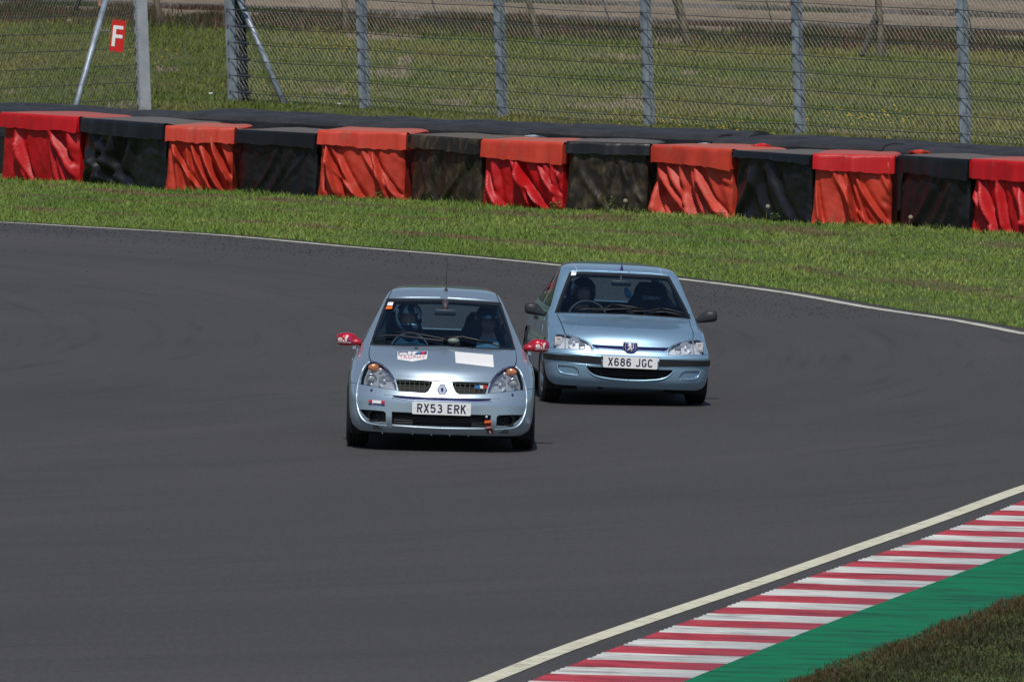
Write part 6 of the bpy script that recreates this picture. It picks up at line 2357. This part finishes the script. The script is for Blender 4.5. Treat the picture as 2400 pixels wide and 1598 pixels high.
    for sx in (-1, 1):
        e = bpy.data.objects.new('door_mirror', None); COL.objects.link(e); car.attach(e)
        mb = MB(); secs = []
        for u, vt, vb, yc, hd in ((50, 520, 552, 0, .012), (55, 498, 575, 0, .04), (68, 487, 586, 0, .055), (100, 484, 596, -.005, .062), (140, 486, 603, -.005, .06), (170, 494, 608, 0, .052), (200, 522, 612, .01, .04), (230, 558, 618, .02, .03), (262, 588, 626, .03, .024), (280, 596, 630, .04, .02)):
            a, ht_ = car.loc(u, vt, D_); _, hb_ = car.loc(u, vb, D_)
            secs.append((sx * abs(a), ht_, hb_, D_ + yc, hd))
        loft_rings(mb, secs, 0, 24, 2.8)
        o = mb.build('mirror_housing', M['grey_plastic'], smooth=True); o.parent = e
        mb = MB(); q = secs[-1]; mb.box((q[0] - sx * .02, q[3], (q[1] + q[2]) / 2), (.09, .12, .07)); o = mb.build('mirror_arm', M['black_plastic']); o.parent = e
    a, h = car.loc(985, 300, 1.5)
    mb = MB(); mb.rings([[Vector((a + s_ * .095, 1.50 + .012 * math.cos(t), h + .026 * math.sin(t) * q)) for t in [2 * math.pi * k / 12 for k in range(12)]] for s_, q in ((-1, .7), (-.93, 1), (0, 1), (.93, 1), (1, .7))])
    mb.tube([Vector((a, 1.5, h)), Vector((a, 1.58, h + .08))], .014, 8)
    car.attach(mb.build('interior_mirror', M['grey_plastic'], smooth=True))
    interior(car, 2.38, .82, .34, 1.9, 1.02, 1.22)
    seat(car, -.34, 1.92, 1.08, False)
    a, h = car.loc(1290, 420, 1.95)
    st = seat(car, a, 1.95, 1.10, True)
    v_, f_ = fit_text('CORBEAU', .17, .032, .01)
    car.attach(mesh_obj('seat_lettering', [(a + p_, 2.02, .96 + q_) for p_, q_ in v_], f_, M['emblem_grey']), st)
    mb = MB()
    for sx in (-1, 1): mb.tube([Vector((a + sx * .06, 2.0, .88)), Vector((a + sx * .09, 1.96, .6))], .014, 5)
    car.attach(mb.build('seat_belt', M['grey_plastic']), st)
    sa, sh_ = car.loc(660, 560, 1.52)
    steering(car, sa, 1.50, sh_ - .085, .185, .42)
    # red marks on the door edge-on, handle, fuel flap
    mb = MB(); q = car.P(car.TS(2.1, .72), .72); 
    for sx in (-1, 1): mb.box((sx * (q[0] + .005), 2.12, .72), (.03, .15, .03))
    car.attach(mb.build('door_handle', M['black_plastic']))
    mb = MB()
    for d_ in (1.0, 1.04):
        q = car.P(car.TS(d_, .45), .45)
    q = car.P(car.TS(1.02, .52), .52)
    for sx in (-1, 1): mb.ell((sx * q[0], q[1], .52), (.012, .03, .018), 10, 6)
    car.attach(mb.build('side_repeater', M['white_lamp'], smooth=True))
    # side rubbing strip
    mb = MB()
    for sx in (-1, 1):
        mb.tube([Vector((sx * (float(car.P(car.TS(d_, .46), .46)[0]) + .003), d_, .46)) for d_ in np.linspace(1.16, 2.6, 12)], .018, 6)
    car.attach(mb.build('rubbing_strip', M['black_plastic']))
    # blue harness hanging beside the empty seat
    mb = MB(); pts = [car.loc(u, v, 1.93) for u, v in ((1030, 345), (1045, 385), (1060, 420), (1075, 440))]
    mb.tube([Vector((x, 1.93, z)) for x, z in pts], [.014, .028, .030, .014], 8)
    car.attach(mb.build('blue_harness', mat('blue_harness', (.05, .5, .95), .35), smooth=True))
    # driver
    hx, hz = car.loc(620, 375, 1.85)
    jacket = mat('black_jacket', (.012, .014, .016), .85)
    r_, ob, hel, C, R = seated(car, 1.85, (hx, hz - .02), 'driver of the light blue car in a plain dark open-face helmet', jacket,
                               [(sa - .17, 1.50, sh_ - .11), (sa + .17, 1.50, sh_ - .11)], 'open', look=.1)
    h_ = mesh_obj('helmet', hel[0], hel[1], mat('black_helmet', (.006, .008, .014), .25, coat=1), smooth=True); h_.parent = r_
    place_person(r_, car, (hx, 1.97, .35))
    return car


bpy.context.view_layer.update()
CAR_A = hatch_a()
CAR_B = hatch_b()


# ------------------------------------------------------------------ spectator walking at the top left, mostly above the frame
def spectator():
    p = G(206, 30); p = Vector((p.x, p.y, .0))
    root = empty('person', p, label='person walking past at the top left corner, only dark-shod legs in view', cat='person')
    s = p.y / FPX; st = 29 * s
    N = []; E = []
    pel = Vector((0, 0, .93))
    N = [(pel, (.14, .11)), (Vector((0, 0, 1.15)), (.13, .10)), (Vector((0, 0, 1.38)), (.17, .11)), (Vector((0, 0, 1.48)), .06), (Vector((0, 0, 1.56)), .055)]
    E = [(0, 1), (1, 2), (2, 3), (3, 4)]
    for sx, kn in ((-1, -.02), (1, .10)):
        b = len(N)
        hip = pel + Vector((sx * .03, sx * .09, -.04)); foot = Vector((sx * st, sx * .09, .09)); knee = hip.lerp(foot, .5) + Vector((.05, 0, 0))
        N += [(hip, .095), (knee, .062), (knee.lerp(foot, .35), .06), (foot, .042), (foot + Vector((.13, 0, -.045)), (.045, .03)), (foot + Vector((-.05, 0, -.04)), .04)]
        E += [(0, b), (b, b + 1), (b + 1, b + 2), (b + 2, b + 3), (b + 3, b + 4), (b + 3, b + 5)]
        b = len(N)
        shd = Vector((0, sx * .19, 1.40)); el = Vector((-sx * .12, sx * .24, 1.13)); hd = Vector((-sx * .10 + .12, sx * .22, .90))
        N += [(shd, .06), (el, .042), (hd, .03), (hd + Vector((.02, 0, -.08)), (.035, .02))]
        E += [(2, b), (b, b + 1), (b + 1, b + 2), (b + 2, b + 3)]
        for q in range(4):
            k = len(N); f0 = hd + Vector((.03 - q * .018, 0, -.11))
            N += [(f0, .009), (f0 + Vector((.005, 0, -.05 - .01 * (q in (1, 2)))), .008)]; E += [(b + 3, k), (k, k + 1)]
        k = len(N); N += [(hd + Vector((.05, -sx * .02, -.06)), .010), (hd + Vector((.065, -sx * .03, -.10)), .009)]; E += [(b + 3, k), (k, k + 1)]
    me = skin_body('body', N, E, None, root, None)
    mb = MB(); mb.add([q.co.copy() for q in me.vertices], [tuple(f.vertices) for f in me.polygons], 0)
    vs = [q.co.copy() for q in me.vertices]
    bpy.data.meshes.remove(me)
    for i, f in enumerate(mb.f):
        c = sum((Vector(mb.v[q]) for q in f), Vector()) / len(f)
        if c.z < .15: mb.m[i] = 1
        elif c.z < .42: mb.m[i] = 3 if c.x > 0 else 2  # lit tone painted on the front shin, shaded tone on the rear one
        elif abs(c.y) > .17 and c.z < .98: mb.m[i] = 3
        elif c.z > 1.5: mb.m[i] = 3
    head_mesh(mb, Vector((.02, 0, 1.67)), .098, 0, 3)
    mb.build('body', [mat('dark_trousers', (.03, .022, .03), .9), M['tyre'], mat('shaded_shin', (.03, .022, .03), .9), M['skin']], root, smooth=True)


spectator()


def split_islands(o, by_side=False):
    """give each separate piece of a part an object of its own"""
    me = o.data; n = len(me.vertices); par = list(range(n))
    def find(a):
        while par[a] != a: par[a] = par[par[a]]; a = par[a]
        return a
    for e in me.edges:
        a, b = find(e.vertices[0]), find(e.vertices[1])
        if a != b: par[a] = b
    if by_side: key = lambda f: 0 if sum(me.vertices[q].co.x for q in f.vertices) < 0 else 1
    else: key = lambda f: find(f.vertices[0])
    groups = {}
    for f in me.polygons: groups.setdefault(key(f), []).append(f)
    if len(groups) < 2: return
    base = o.name.split('.')[0]
    for g in list(groups.values())[1:] + [list(groups.values())[0]]:
        idx = {}; vs = []; fs = []; mi = []
        for f in g:
            t = []
            for q in f.vertices:
                if q not in idx: idx[q] = len(vs); vs.append(tuple(me.vertices[q].co))
                t.append(idx[q])
            fs.append(t); mi.append(f.material_index)
        c = mesh_obj(base, vs, fs, list(me.materials), None, me.polygons[0].use_smooth, midx=mi)
        c.parent = o.parent; c.matrix_parent_inverse = o.matrix_parent_inverse.copy(); c.matrix_basis = o.matrix_basis.copy()
        for k in o.keys(): c[k] = o[k]
    bpy.data.objects.remove(o)


for o in list(bpy.data.objects):
    b = o.name.split('.')[0]
    if o.type != 'MESH' or o.children: continue
    if b in ('wheel_well', 'splitter_clip', 'washer_jet', 'washer_nozzle', 'door_handle', 'side_repeater', 'rubbing_strip', 'plate_screw', 'seat_belt', 'plate_bracket',
             'cable_clamp', 'cable_tie'): split_islands(o)
    elif b in ('bumper_edge_line', 'headlight_surround', 'grille_bars', 'roof_seam', 'fog_cover_edge', 'headlight_lip', 'slot_line', 'slot_lower_line', 'bumper_lip_line', 'wiper', 'bumper_ledge', 'bumper_top_edge', 'slot_sill', 'grille_edge', 'tarpaulin_'): split_islands(o, True)
print('objects', len(bpy.data.objects))
